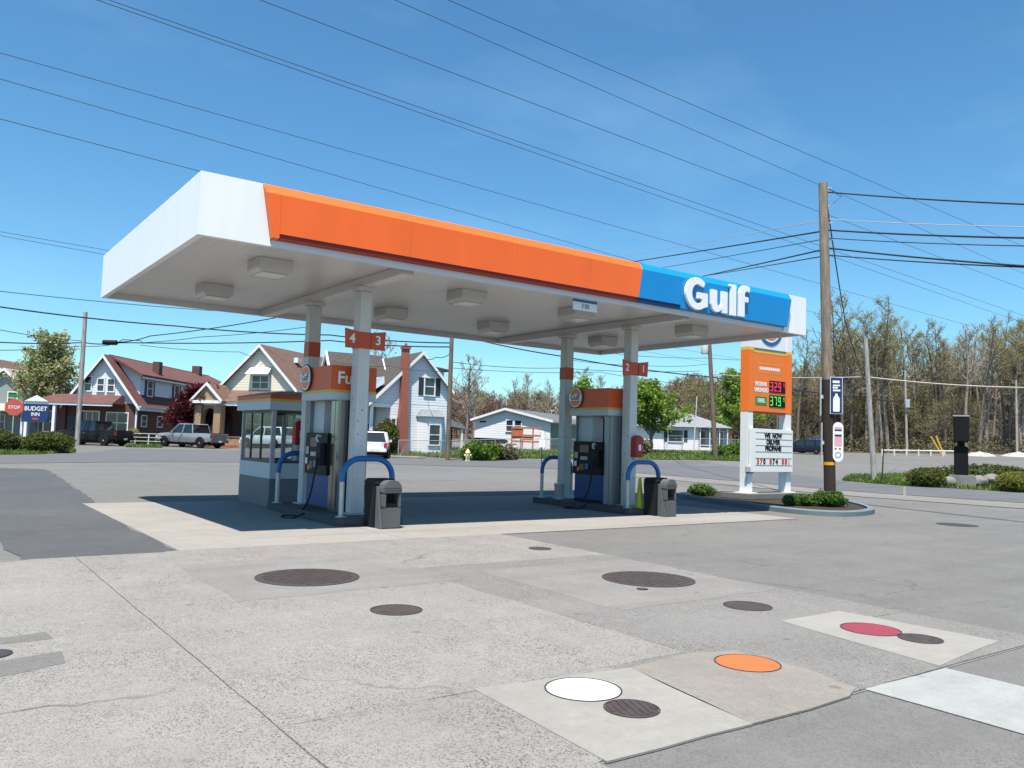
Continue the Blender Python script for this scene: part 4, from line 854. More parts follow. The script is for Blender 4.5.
window(h, 'r', w-.45, 15.5, 4.3, .8, 1.1)
for y in (.9, 4.0): window(h, 'r', w, y+.6, 1.55, .9, .85, False)
window(h, 'r', w, 9.2, .75, 1.7, 1.75); window(h, 'r', w, 15, .9, 1.4, 1.5)
window(h, 'f', .02, 1.6, 4.35, .5, 1.15); window(h, 'f', .02, 2.65, 4.35, .5, 1.0); window(h, 'f', .02, 3.5, 4.35, .5, 1.0)
window(h, 'f', 0, 1.9, 1.0, 1.5, 1.6, False, mull=3); window(h, 'f', 0, 4.2, .95, 1.7, 1.6, False, mull=2)
part(h, 'downspout', 'trim', w+.02, -.12, -.4, w+.14, 0, 3.2)
c = part(h, 'chimney', 'house_brick', w-1.15, 5.2, 6.2, w-.55, 5.9, 7.35); part(h, 'chimney', 'house_brick', w/2-.4, 19.6, 7.1, w/2+.4, 20.4, 8.2)
# porch across the front-left
MB().loft([[(-2.3, -2.3, 3.25), (w-.9, -2.3, 3.25), (w-.9, 0, 3.25), (-2.3, 2.6, 3.25)], [(-.4, -.6, 4.0), (w-1.1, -.3, 4.0), (w-1.1, 0, 4.0), (-.4, 2.4, 4.0)]]).build('porch_roof', 'roof_red', h)
part(h, 'porch_fascia', 'trim', -2.25, -2.25, 3.05, w-.95, -2.1, 3.24); MB().prism([(-2.2, 3.26), (-.3, 3.26), (-1.25, 3.75)], -2.36, -2.305, 'y').build('porch_gable', 'trim', h)
for x in (-2.2, .0): part(h, 'porch_post', 'trim', x, -2.2, -.4, x+.22, -1.98, 3.04)
part(h, 'porch_pier', 'house_brick', -2.3, 1.5, -.5, -1.7, 2.2, 3.04); part(h, 'porch_wall', 'house_brick', -2.2, -.2, -.5, -.02, .1, 3.04); window(h, 'f', -.2, -1.3, .9, .8, 1.6, False); part(h, 'door', 'door_dark', .1, -.06, .1, .8, -.004, 2.3)
part(h, 'porch_floor', 'kerb_concrete', -2.3, -2.2, -.5, w-1, -.07, .05)
# 2: cream house with gable and arched porch
v, rz = place(219, 70, -16)
h = thing('cream_house', 'cream sided house with white gable trim and brown roof', 'house', v, rz); w = 7.0
gable(h, 0, w, w*.52, 0, 10.5, -.5, 5.1, 5.1, 8.55, 'cream_siding', 'roof_brown', .35, .18)
window(h, 'f', 0, w*.53, 5.0, 1.5, 1.05, False, mull=2); MB().hexa([(w*.53-1.1, -.7, 6.15), (w*.53+1.1, -.7, 6.15), (w*.53+1, -.01, 6.35), (w*.53-1, -.01, 6.35), (w*.53-1.1, -.7, 6.2), (w*.53+1.1, -.7, 6.2), (w*.53+1, -.01, 6.8), (w*.53-1, -.01, 6.8)]).build('awning', 'awning', h)
part(h, 'roof_vent', 'trim', w*.52+1.2, 3.2, 7.5, w*.52+1.6, 3.8, 7.95)
MB().hexa([(-.9, -2.6, 3.75), (w+.2, -2.6, 3.75), (w+.2, -.02, 3.75), (-.9, -.02, 3.75), (-.7, -2.3, 3.9), (w, -2.3, 3.9), (w, -.02, 4.8), (-.4, -.02, 4.8)]).build('porch_roof', 'roof_brown', h)
for z_, q in ((3.6, 0),): part(h, 'porch_fascia', 'trim', -.8, -2.5, 3.42, w+.1, -2.3, 3.74)
gp = MB().prism([(-.45, 3.78), (1.85, 3.78), (.7, 5.0)], -2.95, -1.0, 'y').build('porch_gable', 'tan_brick', h)
for a, b in (((-.8, 3.6), (.7, 5.03)), ((2.2, 3.6), (.7, 5.03))):
    MB().prism([a, b, (b[0], b[1]+.22), (a[0], a[1]+.20)], -3.15, -3.0, 'y').build('gable_board', 'trim', gp); MB().prism([a, b, (b[0], b[1]+.16), (a[0], a[1]+.15)], -2.998, -.5, 'y').build('gable_roof', 'roof_brown', gp)
part(gp, 'gable_sill', 'trim', -.7, -3.1, 3.55, 2.1, -2.96, 3.79)
for x in (-.55, 1.3): part(h, 'porch_pier', 'tan_brick', x, -2.8, -.5, x+.65, -2.15, 3.42)
ar = [(.10, 2.6)] + [(.7+.6*math.cos(R_(a)), 2.6+.6*math.sin(R_(a))) for a in range(160, 19, -20)] + [(1.30, 2.6), (1.30, 3.42), (.10, 3.42)]
MB().prism(ar[::-1], -2.5, -2.1, 'y').build('porch_arch', 'tan_brick', h); part(h, 'porch_wall', 'tan_brick', 1.96, -2.5, -.5, w, -2.3, .55)
part(h, 'front_wall', 'house_brick', .01, -.03, -.4, w-.01, -.004, 3.4); window(h, 'f', -.03, 3.3, 1.2, 1.6, 1.6); part(h, 'door', 'door_dark', .3, -.08, -.2, 1.2, -.032, 2.2)
# 3: white house with red chimney and bay
v, rz = place(369, 58, 30)
h = thing('white_house', 'white sided house with tall red brick chimney and bay window', 'house', v, rz); w = 6.0; xr = 3.75
gable(h, 0, w, xr, 0, 9.0, 3.6, 3.7, 4.9, 7.35, 'white_siding', 'roof_slate', .32, .16, nm='gable')
MB().box(1.5, .01, -.5, w, 9, 3.6).build('wall', 'white_siding', h); MB().box(0, 3.0, -.5, 1.49, 9, 3.6).build('porch_back', 'blue_siding', h); part(h, 'porch_post', 'trim', .02, .05, -.5, .2, .25, 3.6); part(h, 'porch_beam', 'trim', 0.0, 0.02, 3.3, 1.49, .2, 3.59); part(h, 'door', 'door_dark', .3, 2.94, -.2, 1.2, 2.995, 2.1)
MB().box(2.02, -.55, -.6, 2.66, -.01, 2.6).build('chimney_base', 'red_brick', h); MB().loft([[(2.02, -.55, 2.602), (2.66, -.55, 2.602), (2.66, -.01, 2.602), (2.02, -.01, 2.602)], [(2.10, -.55, 3.6), (2.60, -.55, 3.6), (2.60, -.01, 3.6), (2.10, -.01, 3.6)], [(2.13, -.52, 7.55), (2.57, -.52, 7.55), (2.57, -.0, 7.55), (2.13, -.0, 7.55)]]).build('chimney', 'red_brick', h); part(h, 'chimney_cap', 'red_brick', 2.07, -.59, 7.555, 2.63, .06, 7.72); MB().lathe([(.12, 0), (.10, .25)], 10, (2.35, -.27, 7.72)).build('chimney_pot', 'red_brick', h)
window(h, 'f', 0, 4.45, 4.35, .75, 1.25, True); window(h, 'f', .01, 1.72, 1.5, .3, 1.0, True); window(h, 'r', w, 2, 1.4, .9, 1.3)
by = MB().prism([(3.6, .0), (4.0, -.85), (5.2, -.85), (5.6, .0)], -.5, 2.75, 'z').build('bay', 'bright_siding', h)
MB().loft([[(3.45, .0, 2.76), (3.9, -1.05, 2.76), (5.3, -1.05, 2.76), (5.75, .0, 2.76)], [(3.85, .0, 3.3), (4.15, -.3, 3.3), (5.05, -.3, 3.3), (5.35, .0, 3.3)]]).build('bay_roof', 'roof_lightgrey', h)
window(h, 'f', -.85, 4.6, .75, .8, 1.4)
MB().box(4.3, 1.6, 5.4, w+.35, 5.2, 6.6).build('dormer', 'white_siding', h); MB().hexa([(4.0, 1.3, 6.6), (w+.7, 1.3, 6.3), (w+.7, 5.5, 6.3), (4, 5.5, 6.6), (4, 1.3, 6.8), (w+.7, 1.3, 6.45), (w+.7, 5.5, 6.45), (4, 5.5, 6.8)]).build('dormer_roof', 'roof_slate', h)
MB().hexa([(w+.01, 2.2, 2.3), (w+2.6, 2.2, 2.0), (w+2.6, 7, 2.0), (w+.01, 7, 2.6), (w+.01, 2.2, 3.3), (w+2.6, 2.2, 2.2), (w+2.6, 7, 2.2), (w+.01, 7, 3.4)]).build('lean_to_roof', 'roof_lightgrey', h)
part(h, 'lean_to_wall', 'house_brick', w+.01, 4, -.5, w+2.4, 6.9, 2.25); part(h, 'lean_to_post', 'trim', w+2.35, 2.3, -.5, w+2.5, 2.45, 2.0)
# cross gable on its roof, left
MB().prism([(2.6, 4.2), (6.8, 4.2), (4.7, 7.2)], -1.6, 2.6, 'x').build('cross_gable', 'white_siding', h)
for a in ((2.2, 3.85), (7.2, 3.85)): MB().prism([a, (4.7, 7.2), (4.7, 7.45), (a[0], a[1]+.25)], -1.9, 2.4, 'x').build('cross_gable_roof', 'roof_slate', h); MB().prism([a, (4.7, 7.2), (4.7, 7.52), (a[0], a[1]+.32)], -2.05, -1.902, 'x').build('cross_gable_board', 'trim', h)
MB().hexa([(-.3, -.1, 4.2), (.9, -.1, 5.0), (.9, 1.6, 5.0), (-.3, 1.6, 4.2), (-.2, 0, 5.2), (.9, 0, 5.5), (.9, 1.5, 5.5), (-.2, 1.5, 5.2)]).build('skylight_dormer', 'blue_siding', h)
# 4: low white garage with teal side
v, rz = place(474, 75, -22)
h = thing('garage', 'low white gabled garage with dark teal side wall', 'garage', v, rz); w = 7.3
gable(h, 0, w, w*.42, 0, 13, -.3, 2.65, 2.65, 3.6, 'bright_siding', 'roof_grey', .3, .1)
part(h, 'side_wall', 'teal_siding', w+.004, .1, -.3, w+.03, 13, 2.4)
window(h, 'f', 0, 3.45, 1.65, .6, .95); window(h, 'f', 0, 4.25, 1.65, .6, .95); part(h, 'vent', 'shutter', .5, -.03, 2.35, 1.1, -.004, 2.5); part(h, 'base_strip', 'kerb_concrete', w+.035, 0, -.3, w+.08, 13, .5)
v, rz = place(560, 92, 10)
h = thing('grey_roofed_house', 'low house with light grey roof behind the garage', 'house', v, rz); MB().box(0, 0, -.3, 11, 8, 2.7).build('wall', 'white_siding', h); hip(h, 0, 0, 11, 8, 2.75, 4.8, 'roof_lightgrey'); window(h, 'f', 0, 3, 1, 1.6, 1.2); window(h, 'f', 0, 8, 1, 1.6, 1.2)
v, rz = place(664, 88, -12)
h = thing('ranch_house', 'white single-storey house with grey roof right of the green tree', 'house', v, rz); MB().box(0, 0, -.3, 3.6, 7, 2.45).build('wall', 'bright_siding', h); MB().box(3.61, 1.2, -.3, 6.6, 7, 2.45).build('porch_wall', 'blue_siding', h)
MB().loft([[(-3.5, -.5, 2.46), (7.1, -.5, 2.46), (7.1, 7.5, 2.46), (-3.5, 7.5, 2.46)], [(0, 3.3, 4.1), (2.4, 3.3, 4.1), (2.4, 3.6, 4.1), (0, 3.6, 4.1)]]).build('roof', 'roof_lightgrey', h); part(h, 'left_wall', 'bright_siding', -3.2, 0.01, -.3, -.01, 6.9, 2.45)
window(h, 'f', 0, 1.2, .9, 1.5, 1.2, True); 
for x in (4.1, 5.0, 5.9): window(h, 'f', 1.2, x, .6, .5, 1.5)
for x in (3.7, 4.7, 5.7, 6.5): part(h, 'porch_post', 'trim', x, -.3, -.3, x+.09, -.2, 2.44)
part(h, 'porch_rail', 'trim', 3.8, -.28, .55, 6.5, -.22, .63); part(h, 'low_wall', 'bright_siding', 3.61, -.35, -.3, 6.6, -.31, .35)
# 5, 6: houses at the left edge
v, rz = place(-38, 80, 6)
h = thing('sage_house', 'pale green house with tan porch roof left of the blossom tree', 'house', v, rz)
gable(h, 0, 6.2, 3.6, 0, 8, -.4, 4.2, 4.2, 6.6, 'green_siding', 'roof_tan', .4, .16); window(h, 'f', 0, 4.4, 3.3, .8, 1.1); window(h, 'f', 0, 1.8, 3.3, .9, 1.1); window(h, 'f', 0, 3.3, .8, 1.0, 1.4)
MB().hexa([(-.4, -2.4, 2.5), (6.8, -2.4, 2.5), (6.6, -.01, 2.7), (-.2, -.01, 2.7), (-.4, -2.4, 2.6), (6.8, -2.4, 2.6), (6.6, -.01, 3.3), (-.2, -.01, 3.3)]).build('porch_roof', 'roof_tan', h)
for x in (.0, 2.1, 4.2, 6.3): part(h, 'porch_post', 'trim', x, -2.2, -.4, x+.18, -2.0, 2.5)
v, rz = place(-45, 98, 4)
h = thing('dark_roofed_house', 'tall house with dark brown roof at the far left edge', 'house', v, rz); gable(h, 0, 6.5, 3.2, 0, 9, -.4, 6.4, 6.4, 8.9, 'tan_brick', 'roof_brown', .4, .18); window(h, 'f', 0, 4.8, 4.4, .9, 1.3); window(h, 'f', 0, 2.0, 4.4, .9, 1.3)
MB().hexa([(6.9, 1, 4.7), (9.2, 1, 5.6), (9.2, 7, 5.6), (6.9, 7, 4.7), (6.9, 1, 4.9), (9.2, 1, 5.85), (9.2, 7, 5.85), (6.9, 7, 4.9)]).build('wing_roof', 'trim', h); part(h, 'wing_wall', 'green_siding', 6.51, 1.2, -.4, 9.2, 6.8, 4.9)
# ------------------------------------------------------------------ vehicles (x forward, y left)
def wheel(p, x, y, r, w):
    s = 1 if y > 0 else -1; n = 20
    ring = lambda q, yy: [(x+q*math.cos(2*math.pi*i/n), yy, r+q*math.sin(2*math.pi*i/n)) for i in range(n)]
    t = MB().loft([ring(r*.62, y+s*.01), ring(r*.93, y+s*.01), ring(r, y-s*.03), ring(r, y-s*w), ring(r*.6, y-s*w)]).build('wheel', 'rubber', p, smooth=True)
    MB().loft([ring(r*.61, y-s*.02), ring(r*.55, y-s*.035), ring(r*.15, y+s*.012), ring(r*.08, y+s*.02)]).build('rim', 'rim', t)
def body_ring(x, w, zl, zs, tuck=.05):
    return [(x, -w+tuck, zl), (x, -w, zl+(zs-zl)*.35), (x, -w, zl+(zs-zl)*.72), (x, -w+.05, zs-.03), (x, -w+.12, zs), (x, w-.12, zs), (x, w-.05, zs-.03), (x, w, zl+(zs-zl)*.72), (x, w, zl+(zs-zl)*.35), (x, w-tuck, zl)]
def cabin_ring(x, w0, w1, z0, z1): return [(x[0], -w0, z0), (x[1], -w1, z1-.06), (x[1], -w1+.1, z1), (x[1], w1-.1, z1), (x[1], w1, z1-.06), (x[0], w0, z0)]
def car(label, cat, loc, rz, paint, L, Hs, Hr, Wh, st, cab, glass, wx, wr, pickup=None, group=None, name='car', bed='car_grey'):
    t = thing(name, label, cat, loc, rz, group); w = Wh
    MB().loft([body_ring(x, ww, zl, zs) for x, ww, zl, zs in st]).build('body', paint, t, 0.0, True)
    bx('underbody', 'rubber', t, (-L/2+.25, -w+.12, .22, L/2-.25, w-.12, .42))
    xa, xb, xc, xd = cab                                     # rear base, rear roof, front roof, front base
    MB().loft([[(xa, -w+.06, Hs-.02), (xb, -w+.22, Hr-.05), (xb, w-.22, Hr-.05), (xa, w-.06, Hs-.02)], [(xd, -w+.06, Hs-.02), (xc, -w+.22, Hr-.05), (xc, w-.22, Hr-.05), (xd, w-.06, Hs-.02)]]).build('cabin', 'car_glass', t)
    MB().loft([[(xb-.06, -w+.20, Hr-.06), (xb-.06, w-.20, Hr-.06), (xb, w-.28, Hr), (xb, -w+.28, Hr)], [(xc+.06, -w+.20, Hr-.06), (xc+.06, w-.20, Hr-.06), (xc, w-.28, Hr), (xc, -w+.28, Hr)]]).build('cabin_roof', paint, t)
    for s in (-1, 1):
        for x0, x1, ww in glass:                              # body-colour pillars between side windows
            MB().tube([(x0, s*(w-.055), Hs-.02), (x1, s*(w-.205), Hr-.05)], ww, 4).build('pillar', paint, t)
        bx('door_handle', 'car_grey', t, (-.1, s*(w+.004)-.008, Hs-.22, .1, s*(w+.004)+.008, Hs-.18))
        bx('side_mirror', paint, t, (xd-.45, s*(w+.06)-.08, Hs, xd-.30, s*(w+.06)+.08, Hs+.17), .02)
        for x in wx:
            n = 16; a = [(x+(wr+.09)*math.cos(R_(i*180/n)), wr+(wr+.09)*math.sin(R_(i*180/n))) for i in range(n+1)]
            MB().prism(a, s*(w+.006)-.008, s*(w+.006)+.004, 'y').build('wheel_arch', 'rubber', t); wheel(t, x, s*(w+.02), wr, .24)
        bx('tail_lamp', 'tail_red', t, (-L/2-.012, s*(w-.13)-.09, Hs-.34, -L/2+.03, s*(w-.13)+.10, Hs-.04)); bx('head_lamp', 'head_lamp', t, (L/2-.12, s*(w-.26)-.17, Hs-.42, L/2-.0, s*(w-.26)+.17, Hs-.26))
    bx('rear_bumper', bed if pickup else paint, t, (-L/2-.12, -w+.06, .42, -L/2+.04, w-.06, .64), .03); bx('front_bumper', paint, t, (L/2-.06, -w+.08, .32, L/2+.08, w-.08, .56), .03); bx('number_plate', 'plate', t, (-L/2-.135, -.16, .46, -L/2-.122, .16, .60)); bx('grille', 'car_grey', t, (L/2-.02, -w+.5, .56, L/2+.012, w-.5, .80))
    if pickup:
        bx('bed_cover', 'rubber', t, (pickup[0], -w+.14, Hs-.01, pickup[1], w-.14, Hs+.04)); bx('tailgate', bed, t, (-L/2-.015, -w+.24, .64, -L/2+.02, w-.24, Hs-.02), .01)
    return t
def pickup(label, loc, rz, paint, gate):
    st = [(-2.85, .95, .55, 1.12), (-2.4, 1.0, .45, 1.14), (-1, 1.0, .42, 1.14), (.9, 1.0, .42, 1.14), (1.5, .99, .45, 1.14), (2.5, .95, .45, 1.06), (2.8, .86, .48, .92)]
    return car(label, 'pickup truck', loc, rz, paint, 5.7, 1.13, 1.86, 1.0, st, (-1.05, -.85, .55, 1.35), [(-1.02, -.83, .05), (.05, .0, .045), (1.32, .55, .05)], (-1.85, 1.85), .39, (-2.75, -1.1), 'pickup trucks parked at the houses', 'pickup_truck', gate)
def suv(label, loc, rz, paint, kind='SUV', group=None):
    st = [(-2.3, .86, .5, 1.02), (-2.1, .93, .42, 1.06), (-1, .95, .36, 1.05), (.9, .95, .36, 1.03), (1.3, .94, .38, 1.02), (2.1, .88, .4, .92), (2.35, .78, .45, .78)]
    return car(label, 'car', loc, rz, paint, 4.65, 1.03, 1.70, .95, st, (-2.2, -1.85, .35, 1.2), [(-2.16, -1.83, .07), (-1.35, -1.2, .06), (-.25, -.2, .045), (1.16, .36, .05)], (-1.4, 1.45), .35, None, group, 'sport_utility_car')
def head(turn): return math.atan2(CY, SY) + math.pi/2 + R_(turn)         # 0 = driving to the photographer's left, positive turns towards him
pickup('black pickup truck parked before the brick house', at(93, 63), head(-16), 'car_black', 'car_black'); pickup('silver pickup truck with dark tailgate parked before the brick porch', at(191, 65), head(-24), 'car_silver', 'car_grey')
suv('white sport utility car seen through the kiosk windows', at(269, 65), head(-28), 'car_white'); suv('white sport utility car parked tail-on beside the white house', at(374, 54), head(-84), 'car_white')
suv('dark blue sport utility car behind the price sign', at(803, 94), head(-20), 'car_navy'); suv('bright blue car half hidden behind the dark blue one', at(815, 97), head(-30), 'car_blue')
# ------------------------------------------------------------------ poles
def pole(label, base, top, r0, r1, m, group='utility poles', lower=None):
    t = thing('utility_pole', label, 'utility pole', base, 0, group); d = Vector(top)-Vector(base)
    if lower:
        f = lower/d.z; MB().tube([(0, 0, -.1), d*f], [r0, r0*.94], 14).build('creosoted_butt', 'pole_dark', t, smooth=True); MB().tube([d*f, d], [r0*.94-.002, r1], 14).build('shaft', m, t, smooth=True)
    else: MB().tube([(0, 0, -.1), d], [r0, r1], 10).build('shaft', m, t, smooth=True)
    return t, d
pb = Vector((21.55, 13.85, .085)); pt = Vector((pb.x-.26*CY, pb.y+.26*SY, 9.48))
t, d = pole('tall brown wooden pole with signs standing in the planter', pb, pt, .165, .125, 'pole_wood', lower=3.55)
MB().tube([d*(1.07/d.z)+Vector((0, 0, 0)), d*(1.16/d.z)], .172, 14).build('reflector_band', 'reflector', t)
for zz in (9.25, 8.7, 8.2, 7.7): MB().tube([d*(zz/d.z), d*(zz/d.z)+Vector((CY, -SY, 0))*.26], .02, 6).build('insulator_pin', 'galvanised', t)
MB().tube([d*(9.25/d.z)+Vector((CY, -SY, 0))*.15, d*(9.0/d.z)+Vector((CY, -SY, 0))*.55, d*(8.8/d.z)+Vector((CY, -SY, 0))*.28], .012, 5).build('jumper_loop', 'cable', t)
ang = -YAW
def plate_sign(label, zc, w, h, off, m, draw, rounded=False):
    f = (zc-pb.z)/(pt.z-pb.z); o = pb.lerp(pt, f) + Vector((math.cos(ang), math.sin(ang), 0))*off + Vector((-SY, -CY, 0))*.19
    s = thing('pole_sign', label, 'sign', o, ang)
    if rounded:
        P = arc(0, h/2-w/2, w/2, w/2, 0, 180, 8) + arc(0, -h/2+w/2, w/2, w/2, 180, 360, 8); MB().prism(P, -.008, .0, 'y').build('plate', m, s)
    else: bx('plate', m, s, (-w/2, -.008, -h/2, w/2, 0, h/2))
    draw(s, w, h)
def propane(s, w, h):
    bx('border', 'navy', s, (-w/2+.015, -.012, -h/2+.015, w/2-.015, -.0085, h/2-.015))
    for z0, z1, x0, x1 in ((.36, .43, -.11, .09), (.27, .31, -.10, .10), (.20, .25, -.11, .04), (.12, .17, -.10, .11)): bx('print_line', 'letter_white', s, (x0, -.016, z0, x1, -.0125, z1))
    MB().prism([(-.085, -.47), (.085, -.47), (.095, -.44), (.095, -.10), (.07, -.04), (.035, -.01), (.035, .05), (-.035, .05), (-.035, -.01), (-.07, -.04), (-.095, -.10), (-.095, -.44)], -.016, -.0125, 'y').build('bottle_mark', 'letter_white', s)
def parking(s, w, h):
    bx('print_field', 'sign_pink', s, (-.105, -.012, -.12, .105, -.0085, .43))
    for z0, z1 in ((.31, .36), (.16, .21)): bx('print_line', 'navy', s, (-.10, -.015, z0, .10, -.0125, z1))
    bx('print_field', 'sign_white', s, (-.10, -.0145, .215, .10, -.0125, .305))
    for x in (-.07, .05): bx('print_mark', 'letter_red', s, (x-.03, -.012, -.22, x+.03, -.0085, -.17))
    ring = lambda q, y: [(q*math.cos(2*math.pi*i/16), y, -.37+q*math.sin(2*math.pi*i/16)) for i in range(16)]
    MB().loft([ring(.09, -.0085), ring(.09, -.012), ring(.06, -.012), ring(.06, -.0085)], False).build('print_ring', 'sign_grey', s)
plate_sign('blue and white propane bottle sign on the tall pole', 3.17, .36, 1.07, .17, 'sign_white', propane); plate_sign('white and pink round-ended sign on the tall pole', 1.83, .30, 1.14, .19, 'sign_white', parking, True)
for zc, hh, lab in ((3.13, 1.10, 'upper white sign seen edge-on left of the tall pole'), (1.80, 1.15, 'lower white sign seen edge-on left of the tall pole')):
    f = (zc-pb.z)/(pt.z-pb.z); o = pb.lerp(pt, f); s = thing('edge_sign', lab, 'sign', o + Vector((math.cos(ang), math.sin(ang), 0))*-.22, ang+R_(74)); bx('plate', 'sign_white', s, (-.22, -.006, -hh/2, .16, .006, hh/2)); bx('bracket', 'galvanised', s, (-.02, -.10, -.05, .02, -.007, .05))
def ppole(label, bpx, D, tpx, tpy, r, m, **k):
    b = at(bpx, D); tp = W(tpx, tpy, D); return pole(label, b, tp, r, r*.75, m, **k) + (b, tp)
ppole('pale wooden pole in front of the brick house', 77, 61, 85.5, 312, .19, 'pole_grey')
pm = ppole('weathered wooden pole in the grass right of the white house', 447.5, 53, 452, 330, .17, 'pole_brown')
pr_ = ppole('leaning brown pole carrying a transformer right of the ranch house', 715.5, 64, 709, 335, .2, 'pole_brown')
t = pr_[0]; dd = pr_[3]-pr_[2]; MB().lathe([(.0, 0), (.26, .02), (.28, .1), (.28, .8), (.22, .92), (.05, .95)], 14, tuple(dd*.84+Vector((-CY, SY, 0))*.42)).build('transformer', 'transformer', t, smooth=True)
MB().tube([dd*.97, dd*.97+Vector((-CY, SY, 0))*.5+Vector((0, 0, .1))], .03, 6).build('bracket_arm', 'galvanised', t)
ppole('grey pole leaning left before the clipped bushes', 874.5, 41, 865.5, 338, .14, 'pole_grey')
q = ppole('pole with white top box before the wood', 907, 100, 905, 370, .16, 'pole_grey'); bx('meter_box', 'transformer', q[0], (-.45, -.4, 5.6, -.05, -.1, 6.6))
ppole('thin grey pole at the wood edge on the far right', 1017, 100, 1016, 380, .14, 'pole_grey')
ppole('slim white flagpole in front of the ranch house', 693.5, 80, 697, 396, .06, 'post_pale', group='slim posts')
ppole('slim dark stake beside the grey leaning pole', 882, 41, 884, 437, .035, 'pole_dark', group='slim posts')
# ------------------------------------------------------------------ cables
def Wz(px_, py_, z): d_ = ray(px_, py_); t_ = (z-CAM_Z)/d_.z; return Vector((d_.x*t_, d_.y*t_, z))
def cable(label, pts, r, m='cable', sag=0.0, ext=(0, 0), group='overhead cables', twist=False):
    P = [p if isinstance(p, Vector) else W(*p) for p in pts]
    if ext[0]: P[0] = P[0] + (P[0]-P[1])*ext[0]
    if ext[1]: P[-1] = P[-1] + (P[-1]-P[-2])*ext[1]
    out = []
    for a, b in zip(P[:-1], P[1:]):
        n = 10
        for i in range(n): f = i/n; q = a.lerp(b, f); out.append(q - Vector((0, 0, 4*sag*f*(1-f))))
    out.append(P[-1]); o0 = out[0]
    o = MB().tube([q-o0 for q in out], r, 5).build('overhead_cable', m, None, smooth=True); o.location = o0
    return tag(o, label, 'cable', group)
HI = [('highest thin wire, crossing from the top edge to the far right', (450, 0), (1024, 246), 20), ('second highest thin wire above the canopy', (397, 0), (902, 220), 20),
      ('thin wire ending behind the top of the signed pole', (263, 0), (817, 210), 18), ('upper of the close pair of wires over the orange fascia', (112, 0), (800, 238), 17), ('lower of the close pair of wires over the orange fascia', (100, 0), (790, 241), 17),
      ('thin wire from the left edge passing above the white canopy corner', (0, 52), (862, 295), 16.5), ('thin wire just above the left canopy corner', (0, 78), (640, 262), 15.5), ('thin wire meeting the top of the white canopy corner', (0, 118), (600, 275), 14.5),
      ('upper of two faint wires left of the canopy', (0, 231), (300, 283), 14), ('lower of two faint wires left of the canopy', (0, 235), (300, 289), 14)]
for lab, a, b, z in HI:
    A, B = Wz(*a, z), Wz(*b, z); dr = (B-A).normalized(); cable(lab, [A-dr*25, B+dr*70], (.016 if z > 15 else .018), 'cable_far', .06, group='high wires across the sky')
Dp = DU(pb.x, pb.y)[0]
def P_(z, side=0): f = (z-pb.z)/(pt.z-pb.z); return pb.lerp(pt, f) + Vector((CY, -SY, 0))*side
def zat(py): return W(822, py, Dp).z
for lab, py, rgt, lft, r, m in [('black cable leaving the top of the signed pole to the right', 192, (1100, 207, 17), None, .022, 'cable'),
    ('pale thin cable second from the top of the signed pole', 219, (1100, 228, 17), (614, 257, 46), .011, 'cable_pale'), ('thick black cable third from the top of the signed pole', 230, (1100, 239, 17), (632, 261, 46), .026, 'cable'),
    ('thin cable fourth from the top of the signed pole', 238, (1100, 247, 17), (662, 267, 46), .014, 'cable'), ('thick cable fifth from the top of the signed pole', 248, (1100, 271, 17), (700, 276, 46), .026, 'cable'), ('lowest cable on the signed pole', 255, (1100, 270, 17), (705, 275, 46), .018, 'cable')]:
    z = zat(py); pts = ([lft] if lft else []) + [P_(z, .14), rgt]
    cable(lab, pts, r, m, .05, (1.2 if lft else 0, 0))
cable('black guy cable slanting down behind the signed pole', [P_(zat(203), .1), (845, 320, 34), (864, 380, 41)], .022, 'cable', .1)
for lab, pts, r in [('thin cable at the left under the canopy corner', [(-20, 289, 46), (250, 313, 56)], .022), ('thick cable sloping over the left house roofs', [(-20, 304, 46), (176, 326, 54), (330, 335, 55), (451.5, 343, 53)], .045),
    ('thin cable running into the pale pole', [(-20, 326, 52), (83, 341, 61)], .024), ('thick level cable through the splice box over the brick house', [(-20, 341, 56), (84, 342.5, 61), (118, 342.5, 61), (330, 340.5, 57), (451.5, 347, 53)], .045),
    ('lower level cable left of the pale pole', [(-20, 350, 56), (80, 346, 61), (120, 343, 61)], .026), ('cable rising from the splice box to under the canopy', [(116, 342, 61), (150, 336, 60), (290, 315, 56)], .036), ('cable fanning right from the splice box', [(120, 343, 61), (200, 337, 62), (320, 325, 62)], .026),
    ('faint low cable over the red roof', [(140, 345, 61.5), (240, 352, 66), (262, 357, 71)], .022)]:
    cable(lab, pts, r, 'cable', .12)
t = thing('splice_box', 'black splice box on the cable above the brick house', 'splice box', W(110, 342.5, 60.9), -YAW); MB().tube([(-.55, 0, 0), (-.5, 0, 0), (.5, 0, 0), (.55, 0, 0)], [.06, .19, .19, .06], 10).build('case', 'black_plastic', t); MB().tube([(.6, -.02, .0), (.9, -.02, .25), (2.3, -.02, .2), (2.5, -.02, 0)], .03, 6).build('slack_loop', 'cable', t)
